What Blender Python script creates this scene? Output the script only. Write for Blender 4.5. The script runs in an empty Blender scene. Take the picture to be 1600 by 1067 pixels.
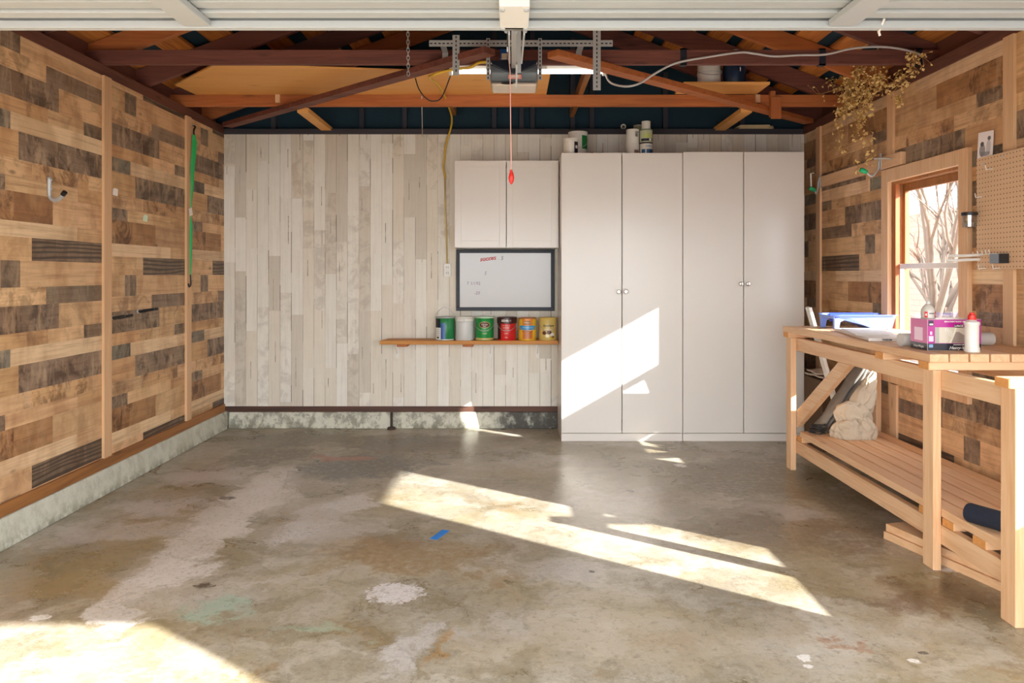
import bpy, bmesh, math, random
from mathutils import Vector, Matrix, noise
R = random.Random(7)
C = bpy.context.scene.collection
PI = math.pi
# ---------------------------------------------------------------- camera model
F = 1180.0; CX = 800.0; HY = 428.0; CH = 1.37
def at(px, py, D):                       # photo point at depth D -> place in the room
    s = F / D
    return Vector(((px - CX) / s, D, CH + (HY - py) / s))
def on_x(px, py, X):                     # photo point on the plane x = X
    return at(px, py, F * X / (px - CX))
def on_floor(px, py):
    return at(px, py, F * CH / (py - HY))

def srgb(r, g, b, a=1.0):
    f = lambda c: (c / 255 / 12.92) if c / 255 <= 0.04045 else ((c / 255 + 0.055) / 1.055) ** 2.4
    return (f(r), f(g), f(b), a)

# ---------------------------------------------------------------- materials
def new_mat(name):
    m = bpy.data.materials.new(name); m.use_nodes = True
    nt = m.node_tree
    return m, nt, nt.nodes['Principled BSDF']
class N:
    def __init__(s, nt): s.nt = nt
    def node(s, t, **k):
        n = s.nt.nodes.new(t)
        for a, v in k.items(): setattr(n, a, v)
        return n
    def link(s, a, b): s.nt.links.new(a, b)
    def val(s, sock, v):
        if hasattr(v, 'is_linked') or isinstance(v, bpy.types.NodeSocket): s.link(v, sock)
        else: sock.default_value = v
    def math(s, op, a, b=None, clamp=False):
        n = s.node('ShaderNodeMath', operation=op); n.use_clamp = clamp
        s.val(n.inputs[0], a)
        if b is not None: s.val(n.inputs[1], b)
        return n.outputs[0]
    def vmath(s, op, a, b=None):
        n = s.node('ShaderNodeVectorMath', operation=op)
        s.val(n.inputs[0], a)
        if b is not None: s.val(n.inputs[1], b)
        return n.outputs['Value'] if op in ('LENGTH', 'DOT_PRODUCT') else n.outputs[0]
    def coord(s, out='Object'): return s.node('ShaderNodeTexCoord').outputs[out]
    def mapping(s, vec, loc=(0,0,0), rot=(0,0,0), scale=(1,1,1)):
        n = s.node('ShaderNodeMapping')
        s.link(vec, n.inputs['Vector'])
        n.inputs['Location'].default_value = loc; n.inputs['Rotation'].default_value = rot; n.inputs['Scale'].default_value = scale
        return n.outputs[0]
    def noise(s, vec, scale=5, detail=4, rough=.55, dist=0):
        n = s.node('ShaderNodeTexNoise'); s.link(vec, n.inputs['Vector'])
        n.inputs['Scale'].default_value = scale; n.inputs['Detail'].default_value = detail
        n.inputs['Roughness'].default_value = rough; n.inputs['Distortion'].default_value = dist
        return n.outputs['Fac']
    def ramp(s, fac, a, b, smooth=True):      # map a..b -> 0..1
        n = s.node('ShaderNodeMapRange'); n.interpolation_type = 'SMOOTHSTEP' if smooth else 'LINEAR'
        s.val(n.inputs['Value'], fac); n.inputs['From Min'].default_value = a; n.inputs['From Max'].default_value = b
        return n.outputs[0]
    def mix(s, fac, a, b, mode='MIX'):
        n = s.node('ShaderNodeMix', data_type='RGBA', blend_type=mode)
        s.val(n.inputs[0], fac); s.val(n.inputs[6], a); s.val(n.inputs[7], b)
        return n.outputs[2]
    def bump(s, h, strength=.3, dist=.004):
        n = s.node('ShaderNodeBump'); s.link(h, n.inputs['Height'])
        n.inputs['Strength'].default_value = strength; n.inputs['Distance'].default_value = dist
        return n.outputs[0]

def paint(name, col, rough=.5, metal=0, var=.05, scale=9, bump=0, spec=.5):
    m, nt, b = new_mat(name); n = N(nt)
    f = n.noise(n.coord(), scale, 5)
    lo = tuple(c * (1 - var) for c in col[:3]) + (1,); hi = tuple(min(1, c * (1 + var)) for c in col[:3]) + (1,)
    n.link(n.mix(f, lo, hi), b.inputs['Base Color'])
    b.inputs['Roughness'].default_value = rough; b.inputs['Metallic'].default_value = metal
    b.inputs['Specular IOR Level'].default_value = spec
    if bump: n.link(n.bump(f, bump), b.inputs['Normal'])
    return m

def wood(name, col, dark, axis='Y', rough=.6, amount=.55, knots=True, scale=1.0):
    m, nt, b = new_mat(name); n = N(nt)
    oi = n.node('ShaderNodeObjectInfo')
    co = n.vmath('ADD', n.coord(), n.vmath('MULTIPLY', oi.outputs['Random'], (13, 7, 5)))
    sc = {'X': (2, 38, 38), 'Y': (38, 2, 38), 'Z': (38, 38, 2)}[axis]
    sl = {'X': (.6, 6, 6), 'Y': (6, .6, 6), 'Z': (6, 6, .6)}[axis]
    g = n.noise(n.mapping(co, scale=sc), scale, 4, .6, 1.2)
    l = n.noise(n.mapping(co, scale=sl), scale, 3, .5, .8)
    f = n.math('ADD', n.math('MULTIPLY', g, .6), n.math('MULTIPLY', l, .5))
    c = n.mix(n.math('MULTIPLY', n.ramp(f, .42, .78), amount), col, dark)
    if knots:
        v = n.node('ShaderNodeTexVoronoi'); ks = {'X': (2.2, 9, 9), 'Y': (9, 2.2, 9), 'Z': (9, 9, 2.2)}[axis]
        n.link(n.mapping(co, scale=ks), v.inputs['Vector']); v.inputs['Scale'].default_value = .8
        c = n.mix(n.math('MULTIPLY', n.ramp(v.outputs['Distance'], .13, .04), .55), c, tuple(x * .45 for x in dark[:3]) + (1,))
    c = n.mix(n.math('MULTIPLY', oi.outputs['Random'], .25), c, dark)
    n.link(c, b.inputs['Base Color']); b.inputs['Roughness'].default_value = rough
    n.link(n.bump(g, .15, .003), b.inputs['Normal'])
    return m

def metal(name, col, rough=.35):
    return paint(name, col, rough, 1.0, .06, 30)

def emit(name, col, strength):
    m, nt, b = new_mat(name)
    b.inputs['Base Color'].default_value = (.9, .9, .9, 1)
    b.inputs['Emission Color'].default_value = col; b.inputs['Emission Strength'].default_value = strength
    return m

def glass(name, tint=(1, 1, 1, 1), refl=.06):
    m, nt, b = new_mat(name); n = N(nt); nt.nodes.remove(b)
    out = nt.nodes['Material Output']
    t = n.node('ShaderNodeBsdfTransparent'); t.inputs[0].default_value = tint
    g = n.node('ShaderNodeBsdfGlossy'); g.inputs['Roughness'].default_value = .02
    mx = n.node('ShaderNodeMixShader'); mx.inputs[0].default_value = refl
    n.link(t.outputs[0], mx.inputs[1]); n.link(g.outputs[0], mx.inputs[2]); n.link(mx.outputs[0], out.inputs[0])
    return m

def plank_mat(name, axis):                # colour per plank comes from the mesh; grain from noise
    m, nt, b = new_mat(name); n = N(nt)
    col = n.node('ShaderNodeVertexColor', layer_name='Col').outputs['Color']
    aux = n.node('ShaderNodeVertexColor', layer_name='Aux').outputs['Color']
    sep = n.node('ShaderNodeSeparateColor'); n.link(aux, sep.inputs[0])
    charred, weather, rnd = sep.outputs[0], sep.outputs[1], sep.outputs[2]
    co = n.vmath('ADD', n.coord(), n.vmath('MULTIPLY', rnd, (0, 31, 17)))
    a, l = ((2, 1.4, 40), (2, .35, 9)) if axis == 'Y' else ((40, 2, 1.2), (12, 2, .8))
    g = n.noise(n.mapping(co, scale=a), 1, 5, .65, 1.5)
    lw = n.noise(n.mapping(co, scale=l), 2.2, 3, .5, 1.0)
    bl = n.noise(co, 7, 6, .7, .6)
    bl2 = n.noise(n.mapping(co, scale=(1, 3.2, .8) if axis == 'Y' else (3, 1, .6)), 5, 5, .7, .3)
    kk = 1.0 if axis == 'Y' else .3
    c = n.mix(n.math('MULTIPLY', n.ramp(g, .45, .75), .4*kk), col, n.mix(1.0, col, srgb(150, 115, 88), 'MULTIPLY'))
    c = n.mix(n.math('MULTIPLY', n.ramp(lw, .5, .68), .25*kk), c, n.mix(1.0, c, srgb(170, 120, 85), 'MULTIPLY'))
    # weathered blotches
    c = n.mix(n.math('MULTIPLY', n.math('MULTIPLY', n.ramp(bl, .44, .62), weather), .85), c, n.mix(1.0, c, srgb(146, 132, 122), 'MULTIPLY'))
    c = n.mix(n.math('MULTIPLY', n.math('MULTIPLY', n.ramp(bl2, .5, .64), weather), .62), c, n.mix(.7, c, srgb(206, 172, 136)))
    if axis == 'Y':
        sub_ = n.noise(n.mapping(co, scale=(1, 2.3, 1.1)), 1.6, 3, .6)
        c = n.mix(n.math('MULTIPLY', n.ramp(sub_, .45, .62), .4), c, n.mix(1.0, c, srgb(190, 160, 132), 'MULTIPLY'))
    # charred grain lines
    w = n.node('ShaderNodeTexWave'); w.bands_direction = 'Z'
    n.link(n.mapping(co, scale=(1, .12, 1)), w.inputs['Vector']); w.inputs['Scale'].default_value = 11
    w.inputs['Distortion'].default_value = 11; w.inputs['Detail'].default_value = 3; w.inputs['Detail Scale'].default_value = .7
    c = n.mix(n.math('MULTIPLY', n.ramp(w.outputs['Fac'], .3, .85), n.math('MULTIPLY', charred, .8)), c, srgb(62, 50, 42))
    v = n.node('ShaderNodeTexVoronoi'); n.link(n.mapping(co, scale=(2, 2.6, 6.5)), v.inputs['Vector']); v.inputs['Scale'].default_value = .9
    if axis == 'Y': c = n.mix(n.math('MULTIPLY', n.ramp(v.outputs['Distance'], .1, .03), .6), c, srgb(70, 45, 32))
    n.link(c, b.inputs['Base Color']); b.inputs['Roughness'].default_value = .55
    n.link(n.bump(g, .12, .002), b.inputs['Normal'])
    return m

# ---------------------------------------------------------------- mesh helpers
class MB:
    def __init__(s): s.bm = bmesh.new(); s.col = None
    def box(s, x0, x1, y0, y1, z0, z1, col=None, aux=None):
        v = [s.bm.verts.new((x, y, z)) for x in (x0, x1) for y in (y0, y1) for z in (z0, z1)]
        fs = []
        for f in ((0,1,3,2), (4,6,7,5), (0,4,5,1), (2,3,7,6), (0,2,6,4), (1,5,7,3)):
            fs.append(s.bm.faces.new([v[i] for i in f]))
        if col is not None:
            cl = s.bm.loops.layers.float_color.get('Col') or s.bm.loops.layers.float_color.new('Col')
            al = s.bm.loops.layers.float_color.get('Aux') or s.bm.loops.layers.float_color.new('Aux')
            for f in fs:
                for lp in f.loops: lp[cl] = col; lp[al] = aux or (0, 0, 0, 1)
        return s
    def obox(s, c, size, rot=None, mtx=None):
        m = mtx if mtx is not None else Matrix.Translation(c) @ (rot.to_4x4() if rot is not None else Matrix())
        hx, hy, hz = (k / 2 for k in size)
        v = [s.bm.verts.new(m @ Vector((x, y, z))) for x in (-hx, hx) for y in (-hy, hy) for z in (-hz, hz)]
        for f in ((0,1,3,2), (4,6,7,5), (0,4,5,1), (2,3,7,6), (0,2,6,4), (1,5,7,3)):
            s.bm.faces.new([v[i] for i in f])
        return s
    def bar(s, a, b, w, t, up=(0,0,1)):            # rectangular bar from a to b, w across, t along 'up'
        a = Vector(a); b = Vector(b); d = (b - a); L = d.length; d.normalize()
        u = Vector(up); side = d.cross(u).normalized(); u2 = side.cross(d).normalized()
        m = Matrix((d, side, u2)).transposed().to_4x4(); m.translation = (a + b) / 2
        return s.obox(None, (L, w, t), mtx=m)
    def prism(s, pts, off):                        # closed polygon pts (Vectors) extruded by off
        off = Vector(off); a = [s.bm.verts.new(p) for p in pts]; b = [s.bm.verts.new(Vector(p) + off) for p in pts]
        s.bm.faces.new(a); s.bm.faces.new(b[::-1]); k = len(a)
        for i in range(k): s.bm.faces.new((a[i], b[i], b[(i+1) % k], a[(i+1) % k]))
        return s
    def tube(s, pts, r, seg=8, cap=True, smooth_pts=0):
        pts = [Vector(p) for p in pts]
        if smooth_pts: pts = spline(pts, smooth_pts)
        rings = []; up = None
        for i, p in enumerate(pts):
            t = (pts[min(i+1, len(pts)-1)] - pts[max(i-1, 0)]).normalized()
            if up is None: up = t.orthogonal().normalized()
            up = (up - t * up.dot(t)); up = up.normalized() if up.length > 1e-6 else t.orthogonal().normalized()
            w = t.cross(up); rr = r[i] if isinstance(r, (list, tuple)) else r
            rings.append([s.bm.verts.new(p + (up * math.cos(2*PI*k/seg) + w * math.sin(2*PI*k/seg)) * rr) for k in range(seg)])
        for i in range(len(rings)-1):
            for k in range(seg): s.bm.faces.new((rings[i][k], rings[i][(k+1) % seg], rings[i+1][(k+1) % seg], rings[i+1][k]))
        if cap: s.bm.faces.new(rings[0][::-1]); s.bm.faces.new(rings[-1])
        return s
    def lathe(s, prof, c=(0,0,0), seg=32, axis=None):   # prof: (r, z) list
        c = Vector(c); q = Vector((0,0,1)).rotation_difference(Vector(axis)) if axis else None
        rings = []
        for r, z in prof:
            ring = []
            if r < 1e-6:
                p = Vector((0,0,z)); ring = [s.bm.verts.new(c + (q @ p if q else p))]
            else:
                for k in range(seg):
                    p = Vector((r*math.cos(2*PI*k/seg), r*math.sin(2*PI*k/seg), z)); ring.append(s.bm.verts.new(c + (q @ p if q else p)))
            rings.append(ring)
        for a, b in zip(rings, rings[1:]):
            for k in range(seg):
                k2 = (k+1) % seg
                if len(a) == 1 and len(b) == 1: continue
                if len(a) == 1: s.bm.faces.new((a[0], b[k2], b[k]))
                elif len(b) == 1: s.bm.faces.new((a[k], a[k2], b[0]))
                else: s.bm.faces.new((a[k], a[k2], b[k2], b[k]))
        if len(rings[0]) > 1: s.bm.faces.new(rings[0][::-1])
        if len(rings[-1]) > 1: s.bm.faces.new(rings[-1])
        return s
    def patch(s, r, a0, a1, z0, z1, t=.0008, c=(0,0,0), seg=14):   # label on a can; angle 0 faces -Y, + to the right
        c = Vector(c); rows = []
        for rr in (r, r + t):
            for z in (z0, z1):
                rows.append([s.bm.verts.new(c + Vector((rr*math.sin(a0+(a1-a0)*i/seg), -rr*math.cos(a0+(a1-a0)*i/seg), z))) for i in range(seg+1)])
        lo0, hi0, lo1, hi1 = rows
        for i in range(seg):
            for A, B in ((lo1, hi1), (hi0, lo0), (hi1, hi0), (lo0, lo1)): s.bm.faces.new((A[i], A[i+1], B[i+1], B[i]))
        for i in (0, seg): s.bm.faces.new((lo0[i], lo1[i], hi1[i], hi0[i]))
        return s
    def build(s, name, mat=None, parent=None, bevel=0, smooth=False, shift=None, subsurf=0):
        bm = s.bm
        if parent is not None and shift is None:
            p = parent; off = Vector((0,0,0))
            while p is not None: off += p.location; p = p.parent
            shift = off
        if shift is not None: bmesh.ops.translate(bm, verts=bm.verts, vec=-Vector(shift))
        bmesh.ops.recalc_face_normals(bm, faces=bm.faces)
        me = bpy.data.meshes.new(name); bm.to_mesh(me); bm.free()
        o = bpy.data.objects.new(name, me); C.objects.link(o)
        if mat: me.materials.append(mat)
        if parent is not None: o.parent = parent
        if bevel:
            md = o.modifiers.new('Bevel', 'BEVEL'); md.width = bevel; md.segments = 2; md.limit_method = 'ANGLE'; md.harden_normals = False
        if subsurf:
            md = o.modifiers.new('Subsurf', 'SUBSURF'); md.levels = subsurf; md.render_levels = subsurf
        if smooth:
            for p in me.polygons: p.use_smooth = True
            if smooth != 'all':
                me.set_sharp_from_angle(angle=math.radians(35))
        return o
def spline(pts, n):
    out = []
    P = [pts[0]] + list(pts) + [pts[-1]]
    for i in range(1, len(P)-2):
        for k in range(n):
            t = k / n; a, b, c, d = P[i-1], P[i], P[i+1], P[i+2]
            out.append(.5 * ((2*b) + (c-a)*t + (2*a-5*b+4*c-d)*t*t + (3*b-a-3*c+d)*t**3))
    out.append(pts[-1]); return out

def thing(name, label, cat, loc=(0,0,0), group=None):
    o = bpy.data.objects.new(name, None); C.objects.link(o); o.location = loc; o.empty_display_size = .1
    o['label'] = label; o['category'] = cat
    if group: o['group'] = group
    return o
def tag(o, label, cat, group=None, kind=None):
    o['label'] = label; o['category'] = cat
    if group: o['group'] = group
    if kind: o['kind'] = kind
    return o
def struct(o, label=None):
    o['kind'] = 'structure'
    if label: o['label'] = label
    return o
def recenter(o):                         # top-level mesh: origin to the middle of its base
    me = o.data; xs = [v.co for v in me.vertices]
    c = Vector(((min(v.x for v in xs)+max(v.x for v in xs))/2, (min(v.y for v in xs)+max(v.y for v in xs))/2, min(v.z for v in xs)))
    me.transform(Matrix.Translation(-c)); o.location = c; return o

def text_bm(mb, txt, size, M=None, cyl=None, thick=.0006, italic=0, bold=0):
    """lettering as mesh: M places the text plane; cyl=(centre, radius, angle, z) wraps it round a can"""
    cu = bpy.data.curves.new('lettering', 'FONT'); cu.body = txt; cu.size = size; cu.align_x = 'CENTER'; cu.align_y = 'CENTER'
    cu.extrude = thick / 2; cu.shear = italic; cu.resolution_u = 2; cu.offset = bold
    o = bpy.data.objects.new('lettering', cu); C.objects.link(o)
    dg = bpy.context.evaluated_depsgraph_get(); me = bpy.data.meshes.new_from_object(o.evaluated_get(dg))
    C.objects.unlink(o); bpy.data.objects.remove(o)
    vs = []
    for v in me.vertices:
        p = v.co.copy()
        if cyl:
            c, r, a, z = cyl; ang = a + p.x / r; rr = r + p.z + thick
            q = Vector(c) + Vector((rr*math.sin(ang), -rr*math.cos(ang), z + p.y))
        else: q = M @ p
        vs.append(mb.bm.verts.new(q))
    for pl in me.polygons:
        try: mb.bm.faces.new([vs[i] for i in pl.vertices])
        except ValueError: pass
    bpy.data.meshes.remove(me); return mb
def face_m(origin, right, up):           # plane matrix: text x -> right, y -> up
    r = Vector(right).normalized(); u = Vector(up).normalized(); nrm = r.cross(u)
    m = Matrix((r, u, nrm)).transposed().to_4x4(); m.translation = Vector(origin); return m

# ---------------------------------------------------------------- material library
PINE = srgb(232, 196, 156); PINED = srgb(204, 150, 102)
M = {}
for ax in 'XYZ':
    M['pine'+ax] = wood('pine_'+ax, PINE, PINED, ax, .55, .75)
    M['redwood'+ax] = wood('redwood_'+ax, srgb(124, 72, 58), srgb(72, 38, 36), ax, .7, .8)
    M['orange'+ax] = wood('fir_'+ax, srgb(188, 112, 58), srgb(134, 68, 34), ax, .65, .7)
    M['brown'+ax] = wood('stained_'+ax, srgb(172, 116, 62), srgb(112, 68, 36), ax, .5, .8)
    M['tan'+ax] = wood('batten_'+ax, srgb(226, 186, 144), srgb(190, 142, 98), ax, .6, .5)
M['ply'] = wood('plywood', srgb(238, 178, 102), srgb(214, 144, 72), 'X', .6, .5)
M['endgrain'] = paint('end_grain', srgb(214, 150, 84), .7, 0, .25, 60)
M['white'] = paint('white_lacquer', srgb(222, 217, 210), .22, 0, .015, 3)
M['white_plastic'] = paint('white_plastic', srgb(228, 226, 220), .35, 0, .03, 20)
M['door_white'] = paint('door_paint', srgb(178, 181, 181), .45, 0, .05, 4)
M['steel'] = paint('galvanised_steel', srgb(186, 188, 188), .4, .35, .06, 30)
M['chrome'] = metal('polished_chrome', srgb(205, 200, 192), .18)
M['black'] = paint('black_plastic', srgb(28, 28, 30), .45, 0, .1, 20)
M['navy'] = paint('navy_paint', srgb(20, 27, 40), .5, 0, .06, 10)
M['dark_teal'] = paint('building_paper', srgb(20, 50, 64), .85, 0, .35, 3)
M['plate'] = wood('dark_plate', srgb(112, 66, 50), srgb(66, 36, 30), 'Y', .75, .8)
M['whiteboard'] = paint('whiteboard', srgb(190, 187, 185), .15, 0, .03, 2)
M['red_ink'] = paint('red_ink', srgb(196, 40, 44), .5)
M['gray_ink'] = paint('gray_ink', srgb(120, 100, 112), .5)
M['glass'] = glass('window_glass')
M['clear'] = glass('clear_plastic', (.88, .9, .9, 1), .12)
M['yellow'] = paint('yellow_cord', srgb(214, 172, 52), .45)
M['cream'] = paint('cream_conduit', srgb(214, 190, 124), .5)
M['grey_cable'] = paint('grey_cable', srgb(190, 188, 188), .5)
M['green'] = paint('green_strap', srgb(40, 172, 92), .55, 0, .08, 40)
M['green_rubber'] = paint('green_rubber', srgb(30, 170, 110), .5)
M['blue_tape'] = paint('blue_tape', srgb(18, 132, 226), .6, 0, .05)
M['pink_cord'] = paint('pink_cord', srgb(232, 176, 166), .6)
M['red'] = paint('red_plastic', srgb(214, 48, 40), .4)
M['tag'] = paint('paper_tag', srgb(236, 228, 220), .7)
SKY_S = 1.4; SUN_S = 4.4; EXPO = 2.5
# ================================================================ the setting
XL, XR, YB, YF = -2.571, 2.61, 6.74, 0.24
ZW = 2.616
# ---- floor material: sealed concrete with stains and one painted reflection
def floor_mat():
    m, nt, b = new_mat('stained_concrete'); n = N(nt)
    co = n.coord()
    warp = n.node('ShaderNodeTexNoise'); n.link(co, warp.inputs['Vector']); warp.inputs['Scale'].default_value = 2.6
    warp.inputs['Detail'].default_value = 7; warp.inputs['Roughness'].default_value = .7
    wv = n.vmath('MULTIPLY', n.vmath('SUBTRACT', warp.outputs['Color'], (.5, .5, .5)), (.75, .75, 0))
    wc = n.vmath('ADD', co, wv)
    big = n.noise(co, .9, 6, .65, .4); mid = n.noise(n.mapping(wc, (3, 1, 0)), 1.7, 7, .7); fine = n.noise(co, 26, 6, .75)
    speck = n.noise(co, 90, 3, .6)
    c = n.mix(n.ramp(mid, .36, .64), srgb(134, 123, 98), srgb(190, 184, 171))
    c = n.mix(n.math('MULTIPLY', n.ramp(big, .48, .64), .6), c, srgb(158, 142, 100))
    big2 = n.noise(n.mapping(wc, (9, 4, 0)), 1.2, 8, .72)
    c = n.mix(n.math('MULTIPLY', n.ramp(big2, .52, .66), .6), c, srgb(200, 197, 194))
    och = n.noise(n.mapping(wc, (5, 13, 0)), 2.3, 8, .72)
    c = n.mix(n.math('MULTIPLY', n.ramp(och, .54, .66), .6), c, srgb(148, 120, 78))
    dk = n.noise(n.mapping(wc, (-5, 3, 0)), 3.1, 8, .75)
    c = n.mix(n.math('MULTIPLY', n.ramp(dk, .57, .7), .55), c, srgb(106, 96, 82))
    med = n.noise(n.mapping(wc, (4, 2, 0)), 6.5, 9, .75)
    c = n.mix(n.math('MULTIPLY', n.ramp(med, .5, .68), .5), c, srgb(112, 100, 76))
    c = n.mix(n.math('MULTIPLY', n.ramp(med, .46, .32), .45), c, srgb(206, 202, 192))
    edge2 = n.noise(co, 34, 4, .6)
    edge = n.noise(n.mapping(wc, (2, 8, 0)), 6, 8, .75)
    def blob(c, pc, pr, col, k, rot=0, soft=.6, warped=True):
        ctr = on_floor(*pc); rx = pr[0] * ctr.y / F
        ry = abs(on_floor(pc[0], pc[1]-pr[1]).y - on_floor(pc[0], pc[1]+pr[1]).y) / 2
        v = n.vmath('SUBTRACT', wc if warped else co, (ctr.x, ctr.y, 0))
        v = n.mapping(v, rot=(0, 0, rot)); v = n.vmath('MULTIPLY', v, (1/rx, 1/ry, 0))
        d = n.vmath('LENGTH', v)
        d = n.math('ADD', d, n.math('MULTIPLY', n.math('SUBTRACT', edge if warped else edge2, .5), 2.4 if warped else 2.2))
        f = n.ramp(d, 1.15, 1.15 - soft)
        f = n.math('MULTIPLY', f, n.math('MULTIPLY', n.ramp(fine, .25, .55), k))
        return n.mix(f, c, col)
    def band(c, pa, pb, w, col, k):
        a, b_ = on_floor(*pa), on_floor(*pb); mid_ = (a + b_) / 2; d_ = b_ - a; L = d_.length / 2; an = math.atan2(d_.y, d_.x)
        v = n.mapping(n.vmath('SUBTRACT', n.vmath('ADD', co, n.vmath('MULTIPLY', wv, (.5, .5, 0))), (mid_.x, mid_.y, 0)), rot=(0, 0, -an)); v = n.vmath('MULTIPLY', v, (1/L, 1/w, 0))
        d = n.math('ADD', n.vmath('LENGTH', v), n.math('MULTIPLY', n.math('SUBTRACT', edge, .5), 2.2))
        return n.mix(n.math('MULTIPLY', n.ramp(d, 1.1, .7), n.math('MULTIPLY', n.ramp(fine, .25, .55), k)), c, col)
    LAV = srgb(206, 202, 202); WH = srgb(226, 222, 218)
    for pc, pr, col, k in (
        ((560, 728), (120, 26), srgb(82, 78, 72), .9), ((430, 712), (75, 18), srgb(100, 88, 60), .85), ((640, 690), (110, 16), srgb(98, 90, 78), .8), ((450, 685), (110, 14), srgb(110, 104, 92), .7),
        ((700, 705), (120, 14), srgb(120, 104, 84), .6), ((385, 772), (70, 14), srgb(128, 112, 72), .7),
        ((530, 716), (60, 5), srgb(178, 110, 78), .7), ((324, 742), (75, 17), LAV, .75), ((245, 792), (80, 16), LAV, .7),
        ((445, 750), (50, 18), LAV, .6), ((553, 784), (42, 10), WH, .7), ((180, 830), (150, 14), LAV, .5),
        ((415, 775), (45, 30), WH, .7), ((345, 830), (55, 24), WH, .75), ((270, 890), (45, 24), WH, .75), ((190, 950), (45, 20), WH, .7),
        ((500, 830), (90, 20), LAV, .55), ((330, 950), (46, 20), srgb(158, 194, 176), .6), ((470, 985), (90, 9), srgb(170, 196, 176), .45),
        ((620, 1015), (60, 48), LAV, .75), ((700, 1010), (16, 44), srgb(168, 122, 54), .6), ((650, 872), (150, 34), srgb(146, 118, 72), .8), ((620, 850), (80, 16), srgb(128, 96, 56), .55),
        ((130, 920), (150, 20), srgb(166, 142, 92), .55), ((1000, 740), (110, 30), srgb(178, 174, 158), .5), ((1180, 745), (160, 42), srgb(112, 100, 72), .75), ((950, 705), (120, 14), srgb(120, 108, 74), .6),  # the pale blob before the cabinets is their reflection painted into the colour
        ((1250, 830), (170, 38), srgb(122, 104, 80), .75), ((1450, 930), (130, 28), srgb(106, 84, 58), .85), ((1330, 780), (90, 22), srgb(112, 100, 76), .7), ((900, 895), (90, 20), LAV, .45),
        ((1325, 1000), (36, 10), srgb(156, 104, 72), .6), ((1230, 800), (60, 9), LAV, .4), ((1000, 1000), (300, 50), srgb(186, 172, 148), .5)):
        c = blob(c, pc, pr, col, k)
    c = band(c, (450, 725), (170, 965), .2, WH, .75); c = band(c, (570, 770), (430, 850), .17, LAV, .7); c = band(c, (600, 850), (520, 880), .3, srgb(150, 120, 74), .5)
    c = blob(c, (617, 926), (40, 15), srgb(226, 222, 224), .9, soft=.2, warped=False)
    c = blob(c, (1490, 900), (34, 7), srgb(214, 214, 218), .9, soft=.7, warped=True)
    for pc, pr in (((1256, 1028), (13, 5)), ((1262, 1041), (8, 3)), ((1428, 1032), (8, 4)), ((64, 965), (16, 5)), ((170, 760), (4, 3)), ((1063, 727), (8, 3))):
        c = blob(c, pc, pr, srgb(238, 236, 232), 1, soft=.3, warped=False)
    for pc, pr in (((985, 767), (5, 2.5)), ((320, 915), (16, 4)), ((925, 893), (5, 2)), ((356, 778), (14, 2.5)), ((1442, 1020), (8, 3))):
        c = blob(c, pc, pr, srgb(70, 62, 52), .9, soft=.3, warped=False)
    # fine dirt, specks and hairline cracks
    c = n.mix(n.math('MULTIPLY', n.ramp(fine, .5, .68), .45), c, srgb(100, 88, 68))
    c = n.mix(n.math('MULTIPLY', n.ramp(speck, .66, .74), .55), c, srgb(226, 222, 214))
    c = n.mix(n.math('MULTIPLY', n.ramp(speck, .34, .27), .5), c, srgb(74, 64, 52))
    v = n.node('ShaderNodeTexVoronoi', feature='DISTANCE_TO_EDGE'); n.link(n.vmath('ADD', co, n.vmath('MULTIPLY', wv, (.4, .4, 0))), v.inputs['Vector']); v.inputs['Scale'].default_value = .42
    c = n.mix(n.math('MULTIPLY', n.ramp(v.outputs['Distance'], .003, .001), .22), c, srgb(96, 86, 74))
    n.link(c, b.inputs['Base Color'])
    n.link(n.math('ADD', n.math('MULTIPLY', mid, .35), .13), b.inputs['Roughness'])
    b.inputs['Specular IOR Level'].default_value = .5
    n.link(n.bump(fine, .1, .002), b.inputs['Normal'])
    return m
fl = MB().box(-2.75, 2.85, YF - .14, 6.9, -.12, 0).build('floor', floor_mat()); struct(fl, 'stained sealed concrete garage floor with sun patches')

# ---- plank-look sheet walls: every printed plank is a face block with its own tone
LIGHT, TAN, GREY, CHAR, TEAL, PALE, BRN = (srgb(224, 184, 138), srgb(208, 164, 116), srgb(146, 124, 102), srgb(128, 106, 86), srgb(134, 126, 108), srgb(232, 200, 160), srgb(178, 132, 88))
#  rows from the top of one printed sheet down: height, [(end fraction, colour, charred, weathered)]
ROWS = [(.123, [(.478, LIGHT, 0, .35), (1, CHAR, 1, .4)]),
        (.140, [(.23, LIGHT, 0, .2), (.383, GREY, 0, .8), (1, LIGHT, 0, .15)]),
        (.097, [(.603, LIGHT, 0, .7), (1, GREY, 0, .5)]),
        (.140, [(.04, LIGHT, 0, 0), (.72, GREY, 0, 1), (1, LIGHT, 0, .5)]),
        (.079, [(.435, TAN, 0, .3), (.62, TAN, 0, .6), (.97, LIGHT, 0, .3), (1.22, GREY, 0, .9)]),
        (.091, [(.305, TEAL, 0, 1), (1.22, PALE, 0, .1)]),
        (.146, [(.37, TAN, 0, .2), (1.22, GREY, 0, 1)]),
        (.091, [(.48, LIGHT, 0, .6), (1.02, TAN, 0, 1), (1.22, LIGHT, 0, .4)]),
        (.079, [(.265, GREY, 0, .9), (.907, LIGHT, 0, .15), (1.22, TAN, 0, .3)]),
        (.152, [(.332, BRN, 0, 1), (.663, BRN, 0, .35), (1.22, LIGHT, 0, .25)]),
        (.082, [(.9, PALE, 0, .05), (1.22, LIGHT, 0, .2)])]
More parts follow.
